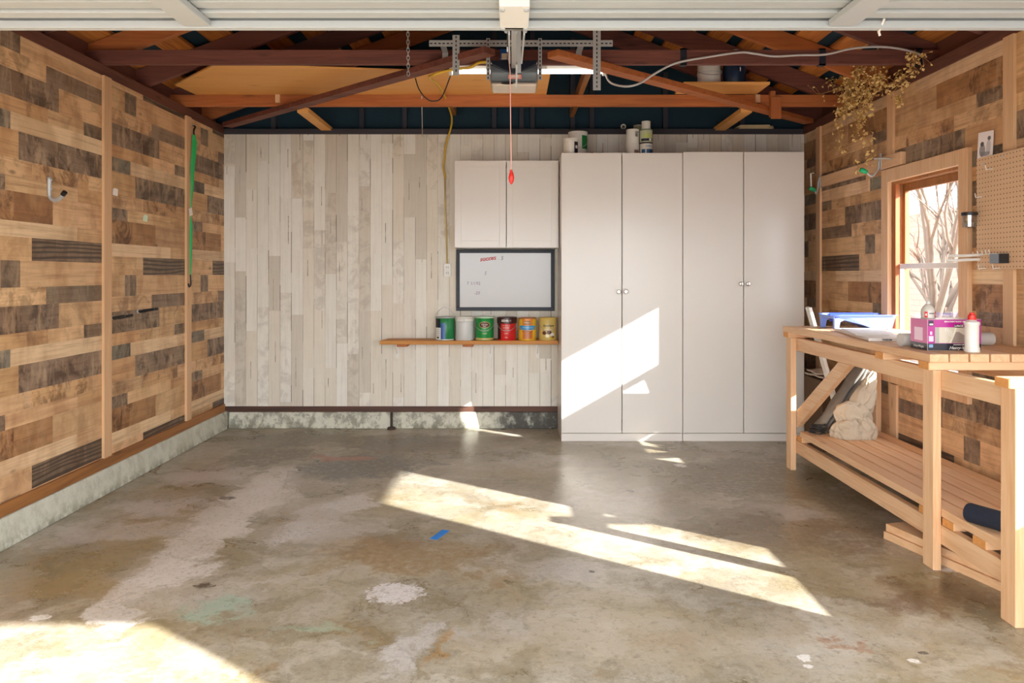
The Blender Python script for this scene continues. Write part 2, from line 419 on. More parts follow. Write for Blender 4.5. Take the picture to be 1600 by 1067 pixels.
def rect_sub(r, h):
    x0, x1, z0, z1 = r; a0, a1, b0, b1 = h
    if a1 <= x0 or a0 >= x1 or b1 <= z0 or b0 >= z1: return [r]
    out = []
    if a0 > x0: out.append((x0, a0, z0, z1))
    if a1 < x1: out.append((a1, x1, z0, z1))
    m0, m1 = max(x0, a0), min(x1, a1)
    if b0 > z0: out.append((m0, m1, z0, b0))
    if b1 < z1: out.append((m0, m1, b1, z1))
    return out
def plank_wall(name, xa, xb, u0, zref, up, holes, label, shifts={}):
    """zref: z of the top of row 0 (left) or its bottom (right, printed sheet hung upside down)"""
    mb = MB(); q = random.Random(name)
    z0w, z1w = .2, ZW
    rows = []; z = zref
    if not up:
        z = zref + 1.22 * 2; i = 0
        while z > z0w - .2:
            h, segs = ROWS[i % 11]; rows.append((z - h, z, segs)); z -= h; i += 1
    else:
        z = zref - 1.22 * 2; i = 0
        while z < z1w:
            h, segs = ROWS[i % 11]; rows.append((z, z + h, segs)); z += h; i += 1
    for k in range(-5, 3):
        base = u0 + k * 1.22
        dzk = shifts.get(k, 0)
        for ra, rb, segs in rows:
            ra += dzk; rb += dzk
            s0 = 0
            for e, col, ch, we in segs:
                e = 1.22 if e == segs[-1][0] else e
                a, b_ = base + s0, base + e; s0 = e
                a, b_ = max(a, YF), min(b_, YB + .14); c0, c1 = max(ra, z0w), min(rb, z1w)
                t = .9 + .2 * q.random()
                col2 = (min(1, col[0]*t), min(1, col[1]*t*(.98+.04*q.random())), min(1, col[2]*t), 1)
                if b_ - a < .003 or c1 - c0 < .003: continue
                rs = [(a, b_, c0, c1)]
                for h in holes: rs = [p for r in rs for p in rect_sub(r, h)]
                for (p0, p1, p2, p3) in rs: mb.box(xa, xb, p0, p1, p2, p3, col2, (ch, we, q.random(), 1))
    return struct(mb.build(name, M['plank']), label)
M['plank'] = plank_mat('printed_plank', 'Y'); M['whiteplank'] = plank_mat('whitewash_plank', 'Z')
W1 = (4.37, 5.19, .72, 2.0); W2 = (1.94, 2.84, .72, 2.0)
plank_wall('wall_left', XL - .11, XL, 4.785 - .0, 1.485, False, [], 'left garage wall clad in mixed brown plank sheets', {-1: .078, -2: .04})
plank_wall('wall_right', XR, XR + .11, 5.2, 1.395, True, [W1, W2], 'right garage wall clad in mixed brown plank sheets')

# ---- battens over the sheet joints, sills, curbs
tn = [0]
def trim(mb, mat, label, bevel=.002):
    tn[0] += 1; return struct(mb.build('trim_%d' % tn[0], mat, bevel=bevel), label)
for y in (4.73, 5.93): trim(MB().box(XL, XL+.018, y, y+.09, .2, ZW), M['tanZ'], 'pale batten up the left plank wall')
for y, z0, z1 in ((6.36, .2, ZW), (5.14, 2.18, ZW), (5.10, .2, .62), (3.905, .2, ZW), (2.75+.13, .2, ZW)):
    trim(MB().box(XR-.018, XR, y, y+.085, z0, z1), M['tanZ'], 'pale batten up the right plank wall')
def concrete():
    m, nt, b = new_mat('curb_concrete'); n = N(nt); co = n.coord()
    f = n.noise(n.mapping(co, scale=(1, 1, .8)), 11, 8, .75); g = n.noise(co, 2.2, 5, .7); d = n.noise(n.mapping(co, (3, 3, 3)), 1.1, 4, .6)
    c = n.mix(n.ramp(f, .3, .6), srgb(184, 183, 166), srgb(210, 210, 195))
    c = n.mix(n.math('MULTIPLY', n.ramp(g, .55, .75), .4), c, srgb(166, 158, 132))
    zs = n.node('ShaderNodeSeparateXYZ'); n.link(co, zs.inputs[0])
    c = n.mix(n.math('MULTIPLY', n.math('MULTIPLY', n.ramp(zs.outputs[2], .07, .0), n.ramp(f, .62, .42)), .6), c, srgb(122, 118, 96))
    # back curb turns darker towards the tall cabinets
    x = n.node('ShaderNodeSeparateXYZ'); n.link(co, x.inputs[0])
    back = n.ramp(x.outputs[1], 6.55, 6.65)
    st = n.math('MULTIPLY', n.math('MULTIPLY', n.ramp(x.outputs[0], -.25, .0), back), n.ramp(f, .75, .45))
    c = n.mix(n.math('MULTIPLY', st, .93), c, srgb(52, 56, 62))
    c = n.mix(n.math('MULTIPLY', n.math('MULTIPLY', back, n.ramp(f, .55, .42)), .5), c, srgb(92, 88, 76))
    n.link(c, b.inputs['Base Color']); b.inputs['Roughness'].default_value = .85
    n.link(n.bump(f, .6, .012), b.inputs['Normal']); return m
CON = concrete()
def curb(name, pts_profile, y0, y1, axis, label):
    mb = MB()
    if axis == 'Y': mb.prism([Vector((x, y0, z)) for x, z in pts_profile], (0, y1-y0, 0))
    else: mb.prism([Vector((y0, y, z)) for y, z in pts_profile], (y1-y0, 0, 0))
    return struct(mb.build(name, CON, bevel=.006), label)
curb('baseboard_left', [(-2.69, 0), (-2.515, 0), (-2.54, .15), (-2.69, .15)], YF, 6.9, 'Y', 'pale concrete curb along the left wall')
curb('baseboard_right', [(2.73, 0), (2.575, 0), (2.59, .15), (2.73, .15)], YF, 6.9, 'Y', 'concrete curb along the right wall')
curb('baseboard_back', [(6.88, 0), (6.69, 0), (6.715, .142), (6.88, .142)], -2.515, 2.57, 'X', 'mottled concrete curb along the back wall')
trim(MB().box(-2.69, XL+.02, YF, 6.72, .15, .215), M['brownY'], 'brown sill board along the left wall', .004)
trim(MB().box(XR-.01, 2.73, YF, 6.72, .15, .205), M['brownY'], 'brown sill board along the right wall', .004)
trim(MB().box(XL, XR, 6.725, 6.86, .142, .19), wood('oiled_sill', srgb(96, 58, 38), srgb(44, 30, 26), 'X', .6, .9), 'dark sill board under the white plank wall', .003)
# a dirty vertical pipe stub in front of the back curb
tag(recenter(MB().tube([(-1.063, 6.66, 0), (-1.063, 6.665, .15)], .011).lathe([(.04, 0), (.032, .02), (.012, .025)], (-1.063, 6.66, 0), 14).build('pipe_stub', paint('rusty_pipe', srgb(60, 50, 42), .8, 0, .4, 40), smooth=True)),
    'short dark pipe stub standing before the back curb', 'pipe')

# ---- back wall: whitewashed planks below, dark papered gable above
wb = struct(MB().prism([Vector(p) for p in ((-2.85, 6.86, 0), (2.9, 6.86, 0), (2.9, 6.86, 2.80), (0, 6.86, 3.87), (-2.85, 6.86, 2.82))], (0, .04, 0)).build('wall_back', M['dark_teal']), 'back gable wall in dark blue building paper above white planks')
mb = MB(); q = random.Random(3); x = XL + .001
WHT = [srgb(232, 229, 218), srgb(229, 224, 211), srgb(226, 219, 203), srgb(235, 232, 222), srgb(212, 205, 190)]
while x < XR - .01:
    w = .098 + .006 * q.random(); x1 = min(x + w, XR); z = .19 - q.random() * .9
    while z < ZW:
        L = .45 + .95 * q.random(); a, b_ = max(z, .19), min(z + L, ZW); z += L
        if b_ - a < .01: continue
        c = q.choice(WHT[:4]) if q.random() < .82 else WHT[4]
        t = .97 + .05 * q.random(); c = (c[0]*t, c[1]*t, c[2]*t, 1)
        mb.box(x, x1 - .0035, 6.74, 6.86, a, b_, c, (0, .05 if q.random() < .75 else .3, q.random(), 1))
        # the printed seam between boards, light or dark in stretches
        zz = a
        while zz < b_ - .001:
            l = min(.12 + .35 * q.random(), b_ - zz); k = q.random()
            sc = srgb(208, 202, 188) if k < .5 else srgb(166, 156, 138) if k < .86 else srgb(108, 98, 84)
            mb.box(x1 - .0035 - (.0015 if k > .93 else 0), x1, 6.7395, 6.86, zz, zz + l, sc, (0, .3, q.random(), 1)); zz += l
        if q.random() < .35:
            zk = a + (b_-a)*q.random(); xk = x + w*(.2+.5*q.random())
            mb.box(xk, xk+.007, 6.7396, 6.745, zk, min(zk+.08+.2*q.random(), b_), srgb(196, 188, 172), (0, .8, q.random(), 1))
    x = x1
mb.build('plank_panel', M['whiteplank'], wb)
mb = MB().box(XL-.19, XR+.19, 6.745, 6.86, ZW-.001, ZW+.05); mb.build('top_plate', wood('gable_plate', srgb(70, 66, 72), srgb(34, 34, 42), 'X', .8), wb)
for px in (345, 427, 565, 632, 772, 815, 832, 895, 925, 1040, 1160):
    X = (px - 800) / 173.5
    MB().box(X - .02, X + .02, 6.80, 6.86, ZW+.05, 2.72 + .37 * (2.65 - abs(X))).build('stud', wood('gable_stud_%d' % px, srgb(62, 62, 72), srgb(28, 34, 44), 'Z', .8), wb)
# front wall with the garage door opening (behind the camera's shoulders)
mb = MB()
mb.box(-2.75, -2.42, YF - .12, YF, 0, 2.17).box(2.47, 2.85, YF - .12, YF, 0, 2.17)
mb.prism([Vector((-2.9, YF-.12, 2.17)), Vector((2.9, YF-.12, 2.17)), Vector((2.9, YF-.12, 2.62)), Vector((0, YF-.12, 3.78)), Vector((-2.9, YF-.12, 2.62))], (0, .12, 0))
struct(mb.build('wall_front', paint('stucco', srgb(206, 198, 184), .9, 0, .08, 40)), 'front wall round the garage door opening')

# ---- roof: sloping skip sheathing over rafters
PIT = .37
def zr(x): return 2.70 + PIT * (2.65 - abs(x))            # underside of a rafter
mb = MB()
for s in (-1, 1):
    mb.prism([Vector((s*3.1, YF-.5, zr(3.1)+.185)), Vector((0, YF-.5, zr(0)+.185)), Vector((0, YF-.5, zr(0)+.205)), Vector((s*3.1, YF-.5, zr(3.1)+.205))], (0, 7.0-YF+.5, 0))
ceil = struct(mb.build('ceiling', M['dark_teal']), 'open gabled roof with dark underlay between orange sheathing boards')
q = random.Random(11)
mb = MB()
for s in (-1, 1):
    x = 2.95
    while x > .1:
        w = .15; gap = .085 + .05*q.random(); a, b_ = x, max(x - w, .02)
        y = YF - .4
        while y < 6.95:
            L = min(1.2 + 2.4*q.random(), 6.95 - y)
            mb.prism([Vector((s*a, y, zr(a)+.15)), Vector((s*b_, y, zr(b_)+.15)), Vector((s*b_, y, zr(b_)+.172)), Vector((s*a, y, zr(a)+.172))], (0, L-.004, 0)); y += L
        x -= w + gap
mb.build('sheathing', wood('sheathing', srgb(216, 140, 62), srgb(140, 70, 30), 'Y', .7, .85), ceil)
# wall plates under the rafters, plus blocking added to stop sun leaking in
for s, nm in ((-1, 'left'), (1, 'right')):
    xa, xb = sorted((s*2.575 if s < 0 else 2.60, s*2.72))
    trim(MB().box(xa, xb, YF, 6.744, ZW, 2.69), M['plate'], 'dark double top plate on the %s wall' % nm)
    xa, xb = sorted((s*2.69, s*2.75))
    trim(MB().box(xa, xb, YF, 6.88, 2.55, 2.88), M['plate'], 'dark blocking added to seal out light above the %s wall plate' % nm)

# rafters (each its own thing)
ORD = ['first', 'second', 'third', 'fourth', 'fifth', 'sixth']
RY = [6.55, 5.98, 5.40, 4.79, 4.20]
for i, y in enumerate(RY):
    for s, nm in ((-1, 'left'), (1, 'right')):
        h = .145
        o = MB().prism([Vector((s*2.98, y, zr(2.98))), Vector((s*.02, y, zr(.02))), Vector((s*.02, y, zr(.02)+h)), Vector((s*2.98, y, zr(2.98)+h))], (0, .04, 0)).build('roof_rafter', M['redwoodX'] if (i+ (s>0)) % 3 else M['orangeX'], bevel=.002)
        tag(recenter(o), 'sloping timber rafter of the %s roof half, %s from the back wall' % (nm, ORD[i]), 'rafter', 'roof rafters')
o = MB().box(-.02, .02, 4.0, 6.86, zr(0)+.0, zr(0)+.18).build('ridge_board', M['redwoodY']); tag(recenter(o), 'dark ridge board where the two roof halves meet', 'beam')
# ceiling joists
for y, mat, lab in ((4.75, M['redwoodX'], 'dark red ceiling joist carrying the opener bracket and black straps'), (5.94, M['orangeX'], 'orange brown ceiling joist nearer the back wall under the plywood')):
    o = MB().box(-2.74, 2.74, y, y+.038, 2.69, 2.78).build('ceiling_joist', mat, bevel=.002)
    tag(recenter(o), lab, 'joist', 'ceiling joists')
# flat diagonal wind braces nailed under the joists
def flat(name, a, b, z0, z1, w, mat):
    a = Vector((a[0], a[1], (z0+z1)/2)); b = Vector((b[0], b[1], (z0+z1)/2))
    return recenter(MB().bar(a, b, w, z1-z0).build(name, mat, bevel=.002))
tag(flat('diagonal_brace', (2.53, 6.44), (.24, 4.46), 2.651, 2.689, .09, M['orangeX']), 'orange diagonal board under the joists running to the right back corner', 'brace', 'diagonal braces')
tag(flat('diagonal_brace', (-2.49, 6.60), (-.13, 4.40), 2.651, 2.689, .09, M['redwoodX']), 'brown diagonal board under the joists running to the left back corner', 'brace', 'diagonal braces')
# boards along the garage lying over / under the joists
for x, lab in ((-.52, 'brown tie board over the joists left of the opener'), (.54, 'brown tie board over the joists right of the opener')):
    o = recenter(MB().box(x-.02, x+.02, 5.1, 6.80, 2.7955 if x < 0 else 2.781, 2.884 if x < 0 else 2.87).build('tie_board', M['brownY'], bevel=.002)); tag(o, lab, 'board', 'tie boards')
for x, lab in ((-1.66, 'short yellow stub board behind the left diagonal brace'), (1.86, 'short yellow stub board behind the right diagonal brace')):
    o = recenter(MB().box(x-.045, x+.045, 5.99, 6.80, 2.651, 2.689).build('stub_board', M['ply'], bevel=.002)); tag(o, lab, 'board', 'stub boards')
for x, lab in ((-1.84, 'pale block strapped on the back joist over the plywood'), (1.93, 'pale block strapped on the back joist beside the dark bucket')):
    t = thing('joist_block', lab, 'block', (x, 5.9, 2.69), 'joist blocks')
    zb = 2.796 if x < 0 else 2.803
    MB().prism([Vector((x-.02, 5.86, zb)), Vector((x-.02, 6.25, zb)), Vector((x-.02, 6.18, 2.84)), Vector((x-.02, 5.9, 2.86))], (.04, 0, 0)).build('block', M['ply'], t)
    MB().box(x-.018, x+.018, 5.925, 5.9395, 2.715, 2.779).build('strap', M['tanZ'], t)
o = MB().box(2.02, 2.06, 5.90, 5.938, 2.60, 2.80).box(2.02, 2.10, 5.885, 5.90, 2.58, 2.75).build('hanger_block', M['orangeZ'], bevel=.002); tag(recenter(o), 'short upright hanger block nailed to the back joist near the right wall', 'block')
# plywood stored on the joists
o = MB().prism([Vector(p) for p in ((-2.52, 5.64, 2.7805), (-2.0, 5.09, 2.7805), (.27, 5.37, 2.7805), (.27, 6.3, 2.7805), (-2.45, 6.3, 2.7805))], (0, 0, .012))
for zz in (): pass
o = recenter(o.build('plywood_sheet', M['ply'])); tag(o, 'large pale plywood sheet with angled corner lying on the back joist', 'plywood')
o = recenter(MB().box(1.28, 1.92, 5.62, 5.93, 2.782, 2.80).build('shelf_plank', M['ply'])); tag(o, 'pale plank on the back joist carrying the two buckets', 'plank')
for px, lab in ((1068, 'black strap round the front joist, leftmost of three'), (1285, 'black strap round the front joist, middle of three'), (1436, 'black strap round the front joist by the right wall')):
    x = (px-800)*4.75/F
    mb = MB().box(x-.02, x+.02, 4.746, 4.75, 2.683, 2.787).box(x-.02, x+.02, 4.788, 4.79, 2.683, 2.787).box(x-.02, x+.02, 4.746, 4.79, 2.683, 2.69).box(x-.02, x+.02, 4.746, 4.79, 2.78, 2.787)
    tag(recenter(mb.build('joist_strap', M['navy'])), lab, 'strap', 'straps on the front joist')

# ---- windows
def window(nm, w, label, fixed=False):
    y0, y1, z0, z1 = w
    root = bpy.data.objects.new(nm, None); C.objects.link(root); root.location = (XR, (y0+y1)/2, z0); struct(root, label)
    t = .09
    mb = MB().box(XR-.03, XR, y0-t, y0, z0-t, z1+t).box(XR-.03, XR, y1, y1+t, z0-t, z1+t).box(XR-.03, XR, y0, y1, z1, z1+t).box(XR-.03, XR, y0, y1, z0-t, z0)
    mb.build('casing', M['pineZ'], root, bevel=.003)
    b = .018
    mb = MB().box(XR+.0, XR+.11, y0, y0+b, z0, z1).box(XR, XR+.11, y1-b, y1, z0, z1).box(XR, XR+.11, y0+b, y1-b, z1-b, z1).box(XR, XR+.13, y0+b, y1-b, z0, z0+b)
    mb.build('jamb', M['brownZ'], root)
    a0, a1 = y0+b, y1-b; zm = 1.405
    def sash(x, za, zb, st, top, bot, mat):
        m = MB().box(x, x+.03, a0, a0+st, za, zb).box(x, x+.03, a1-st, a1, za, zb).box(x, x+.03, a0+st, a1-st, zb-top, zb).box(x, x+.03, a0+st, a1-st, za, za+bot)
        s = m.build('sash', mat, root, bevel=.002)
        MB().box(x+.012, x+.016, a0+st, a1-st, za+bot, zb-top).build('pane', M['glass'], s)
    if fixed: sash(XR+.05, z0+b, z1-b, .03, .05, .04, M['brownZ'])
    else: sash(XR+.066, zm, z1-b, .03, .05, .035, M['brownZ'])
    if not fixed: sash(XR+.03, z0+b, zm+.035, .035, .035, .045, M['white_plastic'])
    MB().box(XR+.002, XR+.03, a0, a0+.02, z0+b, z1-b).box(XR+.002, XR+.03, a1-.03, a1, z0+b, z1-b).build('stop', M['orangeZ'], root)
window('window_1', W1, 'double hung window with pale casing over the workbench')
window('window_2', W2, 'fixed window in the right wall nearer the garage door', True)

# ---- outside: driveway, fence and bare trees
g = struct(MB().box(-30, 30, -30, 30, -.35, -.13).build('ground', paint('driveway', srgb(128, 126, 124), .9, 0, .08, 2)), 'pale ground outside the garage')
def fence_mat():
    m, nt, b = new_mat('painted_block'); n = N(nt); co = n.coord()
    br = n.node('ShaderNodeTexBrick'); n.link(n.mapping(co, rot=(0, PI/2, PI/2)), br.inputs['Vector'])
    br.inputs['Color1'].default_value = srgb(168, 128, 112); br.inputs['Color2'].default_value = srgb(158, 118, 102); br.inputs['Mortar'].default_value = srgb(132, 100, 88)
    br.inputs['Scale'].default_value = 2.6
    n.link(n.mix(n.noise(co, 5, 4), br.outputs['Color'], n.mix(.5, br.outputs['Color'], srgb(186, 150, 134))), b.inputs['Base Color']); b.inputs['Roughness'].default_value = .9
    return m
o = MB().box(6.9, 7.06, 6.5, 20, -.13, 2.4).build('block_fence', fence_mat(), bevel=.01); tag(recenter(o), 'pinkish block fence seen outside through the window', 'fence')
BARK = paint('bark', srgb(112, 96, 84), .9, 0, .25, 20)
def tree(loc, seed, label, h=3.4):
    q = random.Random(seed); root = thing('bare_tree', label, 'tree', loc, 'bare trees outside')
    base = Vector(loc)
    def branch(p, d, L, r, n, mb):
        pts = [p]; rr = [r]
        for k in range(5):
            d = (d + Vector((q.uniform(-.25,.25), q.uniform(-.25,.25), q.uniform(-.05,.25)))).normalized(); p = p + d*L/5; pts.append(p); rr.append(r*(1-.13*(k+1)))
            if n and k > 0: branch(p, (d + Vector((q.uniform(-.8,.8), q.uniform(-.8,.8), q.uniform(-.2,.6)))).normalized(), L*.62, r*.5, n-1, mb)
        mb.tube(pts, rr, 6)
    m1 = MB(); pts = [base + Vector((0,0,0)), base + Vector((.05,.05,.5)), base + Vector((.1,.02,1.0))]
    m1.tube(pts, [.07, .06, .05], 8); m1.build('trunk', BARK, root, smooth='all')
    m2 = MB()
    for k in range(6): branch(base + Vector((.1,.02,.5+.15*k)), Vector((q.uniform(-.4,.4), q.uniform(-.9,.9), .8)).normalized(), h*.5, .035, 2, m2)
    m2.build('branches', BARK, root, smooth='all')
tree((4.1, 7.5, -.13), 5, 'bare branching tree before the fence, left in the window')
tree((5.25, 9.3, -.13), 9, 'bare branching shrub before the fence, right in the window', 2.6)
# ================================================================ cabinets
GAP = M['black']
def knob(x, y, z, parent):
    MB().lathe([(.006, 0), (.006, .014), (.017, .018), (.019, .026), (.014, .033), (0, .035)], (x, y, z), 20, (0, -1, 0)).build('knob', M['chrome'], parent, smooth=True)
def wardrobe(x0, x1, ztop, zk, label):
    t = thing('tall_cabinet', label, 'cabinet', ((x0+x1)/2, 6.4, 0), 'tall white cabinets')
    yf, yb = 6.2, 6.685; th = .018
    mb = MB().box(x0, x0+th, yf, yb, 0, ztop).box(x1-th, x1, yf, yb, 0, ztop).box(x0+th, x1-th, yf, yb, ztop-th, ztop).box(x0+th, x1-th, yf, yb, .065, .083).box(x0+th, x1-th, yb-.006, yb, .083, ztop-th)
    mb.build('carcass', M['white'], t, bevel=.0015)
    MB().box(x0+.001, x1-.001, 6.186, yf, 0, .063).build('plinth', M['white'], t, bevel=.002)
    xm = (x0+x1)/2
    for a, b, kx in ((x0+.001, xm-.003, xm-.028), (xm+.003, x1-.001, xm+.03)):
        d = MB().box(a, b, 6.18, 6.198, .068, ztop-.001).build('door', M['white'], t, bevel=.002)
        knob(kx, 6.18, zk, d)
wardrobe(.404, 1.396, 2.362, 1.225, 'tall white two door cabinet carrying the paint pots, with sunlit doors')
wardrobe(1.400, 2.392, 2.370, 1.288, 'tall white two door cabinet behind the workbench end, nothing on top')
# wall cupboard
t = thing('wall_cupboard', 'white two door wall cupboard hung above the whiteboard', 'cupboard', (-.05, 6.55, 1.592))
x0, x1, z0, z1 = -.487, .398, 1.592, 2.332
MB().box(x0, x0+.018, 6.42, 6.738, z0, z1).box(x1-.018, x1, 6.42, 6.738, z0, z1).box(x0+.018, x1-.018, 6.42, 6.738, z1-.018, z1).box(x0+.018, x1-.018, 6.42, 6.738, z0, z0+.018).box(x0+.018, x1-.018, 6.725, 6.738, z0+.018, z1-.018).build('carcass', M['white'], t, bevel=.0015)
xm = -.048
for a, b in ((x0+.001, xm-.003), (xm+.003, x1-.008)):
    mb = MB(); fr = .055
    mb.box(a, a+fr, 6.40, 6.418, z0+.002, z1-.002).box(b-fr, b, 6.40, 6.418, z0+.002, z1-.002).box(a+fr, b-fr, 6.40, 6.418, z1-.057, z1-.002).box(a+fr, b-fr, 6.40, 6.418, z0+.002, z0+.06)
    mb.box(a+fr, b-fr, 6.4015, 6.416, z0+.06, z1-.057)
    mb.build('door', M['white'], t, bevel=.0012)
# whiteboard
t = thing('whiteboard', 'whiteboard in a dark frame with faint marker notes below the wall cupboard', 'whiteboard', (-.06, 6.735, 1.04))
x0, x1, z0, z1, fw = -.497, .378, 1.042, 1.588, .032
MB().box(x0, x1, 6.712, 6.738, z0, z0+fw).box(x0, x1, 6.712, 6.738, z1-fw, z1).box(x0, x0+fw, 6.712, 6.738, z0+fw, z1-fw).box(x1-fw, x1, 6.712, 6.738, z0+fw, z1-fw).build('frame', M['navy'], t, bevel=.003)
MB().box(x0+fw, x1-fw, 6.722, 6.736, z0+fw, z1-fw).build('board', M['whiteboard'], t)
def wbp(px, py): return Vector(((px-800)/175.6, 6.7215, CH+(428-py)/175.6))
mb = MB(); q = random.Random(4)
text_bm(mb, 'succes', .055, face_m(wbp(762, 404), (1, 0, .12), (-.12, 0, 1)), italic=.3, bold=.0012)
mb.tube([wbp(x, y) for x, y in ((753, 406), (758, 402), (757, 407), (763, 402), (762, 407), (768, 401), (767, 406), (772, 401))], .0015, 5)
mb.build('red_writing', M['red_ink'], t)
for tx, sz, px_, py_, it in (('. . 5', .05, 780, 403.5, .2), ('5', .045, 758, 427, .3), ('7 1/192', .04, 740, 443, 0), ('-20', .04, 745, 458, .2)):
    mb = MB(); text_bm(mb, tx, sz, face_m(wbp(px_, py_), (1, 0, 0), (0, 0, 1)), italic=it); mb.build('faded_writing', M['gray_ink'], t)
# outlet, conduit and extension cord
t = thing('wall_outlet', 'white double outlet on the white plank wall left of the whiteboard', 'outlet', (-.573, 6.735, 1.36))
xo, zo = (699-800)/175.4, CH+(428-422)/175.4
MB().box(xo-.032, xo+.032, 6.715, 6.74, zo-.058, zo+.058).build('cover', M['white_plastic'], t, bevel=.004)
for dz in (-.025, .025):
    MB().box(xo-.016, xo+.016, 6.712, 6.716, zo+dz-.016, zo+dz+.016).build('socket', M['white_plastic'], t, bevel=.005)
    MB().box(xo-.009, xo-.006, 6.711, 6.713, zo+dz-.007, zo+dz+.007).box(xo+.006, xo+.009, 6.711, 6.713, zo+dz-.007, zo+dz+.007).build('slot', M['black'], t)
o = MB().tube([at(x, y, 6.725) for x, y in ((695, 278), (696, 330), (699, 412))], .007, 8).build('conduit', M['cream'], smooth='all'); tag(recenter(o), 'thin cream conduit running down the plank wall to the outlet', 'conduit')
o = MB().tube([at(*p) for p in ((762, 97, 4.62), (748, 98, 4.65), (735, 105, 4.68), (712, 108, 4.68), (690, 113, 4.70), (676, 118, 4.72), (672, 122, 4.9), (690, 140, 5.6), (704, 175, 6.45), (706, 190, 6.69), (703, 205, 6.70), (697, 225, 6.70), (694, 250, 6.70), (693, 262, 6.71), (696, 279, 6.71))], .009, 8, smooth_pts=5).build('extension_cord', M['yellow'], smooth='all'); tag(recenter(o), 'yellow extension cord from the opener over to the wall conduit', 'cord')

# ================================================================ shelf and paint cans
t = thing('wall_shelf', 'orange brown wooden shelf carrying six paint cans on the white plank wall', 'shelf', (-.37, 6.6, .76))
MB().prism([Vector((-1.10, 6.738, .762)), Vector((-1.14, 6.50, .762)), Vector((.398, 6.50, .762)), Vector((.398, 6.738, .762))], (0, 0, .034)).build('board', wood('shelf_wood', srgb(206, 140, 58), srgb(150, 92, 34), 'X', .55, .6), t, bevel=.003)
for px in (628, 731):
    X = (px-800)/181.
    MB().box(X-.045, X+.045, 6.51, 6.7, .742, .7615).build('cleat', M['orangeX'], t, bevel=.002)
for px in (620, 766, 840):
    X = (px-800)/176.
    mb = MB().box(X-.012, X+.012, 6.732, 6.738, .62, .75).box(X-.012, X+.012, 6.56, 6.738, .757, .7615).tube([(X, 6.73, .66), (X, 6.60, .757)], .004, 6)
    mb.build('bracket', M['white_plastic'], t)
def wire(parent, c, r, z, pts, mat=None, name='handle'):
    MB().tube([Vector(c) + Vector(p) for p in pts], .0022, 6, smooth_pts=6).build(name, mat or M['steel'], parent, smooth='all')
def can(px, D, zb, r, h, label, body, lid=None, rim=None, name='paint_can', group=None, low=False):
    c = Vector(((px-800)*D/F, D, zb)); t = thing(name, label, 'paint can', c, group)
    MB().lathe([(r*.97, 0), (r, .004), (r, h-.014), (r*.985, h-.012)], c, 36).build('body', body, t, smooth=True)
    MB().lathe([(r*1.0, h-.0118), (r*1.025, h-.006), (r*1.0, h), (r*.86, h), (r*.84, h-.006), (0, h-.006)], c, 36).build('lid', lid or M['steel'], t, smooth=True)
    return t, c
def patch(t, name, mat, c, r, a0, a1, z0, z1, lvl=1):
    return MB().patch(r + .0004*lvl, a0, a1, z0, z1, .0004, c).build(name, mat, t, smooth=True)
def bail(t, c, r, h, up=False, mat=None):
    if up: pts = [(r+.002, 0, h*.86), (r*.95, -.02, h+.02), (r*.3, -.035, h+.075), (-r*.3, -.035, h+.075), (-r*.95, -.02, h+.02), (-r-.002, 0, h*.86)]
    else: pts = [(r+.003, 0, h*.82), (r*.92, -r*.5, h*.62), (r*.5, -r*1.0, h*.46), (0, -r*1.1, h*.42), (-r*.5, -r*1.0, h*.46), (-r*.92, -r*.5, h*.62), (-r-.003, 0, h*.82)]
    wire(t, c, r, 0, pts, mat)
def pm(name, r, g, b, rough=.3): return paint(name, srgb(r, g, b), rough, 0, .03, 20)
KG, KW, KR, KY, KB = pm('can_green', 26, 122, 66), pm('can_white', 224, 222, 214), pm('can_red', 206, 36, 38), pm('can_yellow', 226, 186, 52), pm('can_blue', 30, 84, 156)
NAVYL, BROWNL, CREAML, BEIGE = pm('label_navy', 24, 26, 44), pm('label_brown', 84, 36, 26), pm('label_cream', 236, 226, 190), pm('label_beige', 196, 170, 104)
SKY, ORG, MAR = pm('label_sky', 44, 148, 204), pm('label_orange', 222, 134, 44), pm('lid_maroon', 58, 20, 26)
LGREY = pm('can_grey', 200, 202, 200)
SZ = .796; RR, HH = .082, .203
def lettering(t, txt, size, c, r, a, z, mat, name='lettering', **k):
    mb = MB(); text_bm(mb, txt, size, cyl=(c, r, a, z), **k); return mb.build(name, mat, t)
FD = 6.585
t, c = can(695.5, FD, SZ, RR, HH, 'green paint can with white and navy label and raised handle, first from the shelf left', KG)
patch(t, 'navy_label', NAVYL, c, RR, -1.35, -.45, .11, .185); patch(t, 'white_label', KW, c, RR, -1.3, -.38, .012, .11, 2); patch(t, 'blue_stripe', KB, c, RR, -.38, .1, .012, .15, 1); patch(t, 'base_band', LGREY, c, RR, -1.5, 1.2, 0.003, .012, 3)
patch(t, 'navy_label', NAVYL, c, RR, -.9, -.6, .018, .032, 4)
for k in range(7): patch(t, 'label_line', LGREY if k % 2 else KB, c, RR, -1.15, -.5, .042+.009*k, .0435+.009*k, 4)
bail(t, c, RR, HH, True)
t, c = can(726, FD, SZ, RR*.98, HH*1.0, 'plain pale grey plastic paint can with white lid, second from the shelf left', LGREY, KW)
MB().lathe([(RR*.99, .165), (RR*1.05, .168), (RR*1.05, .186), (RR*.99, .19)], c, 36).build('collar', KW, t, smooth=True)
MB().lathe([(.009, 0), (.009, .003), (0, .004)], c + Vector((0, -RR*1.05, .177)), 14, (0, -1, 0)).build('boss', LGREY, t, smooth=True)
t, c = can(757, FD, SZ, RR*.98, HH, 'green paint can with brown oval emblem and pale lid, third from the shelf left', pm('can_bright_green', 28, 136, 62), pm('lid_mint', 196, 220, 200))
patch(t, 'base_band', BEIGE, c, RR*.98, -1.3, 1.3, .004, .022)
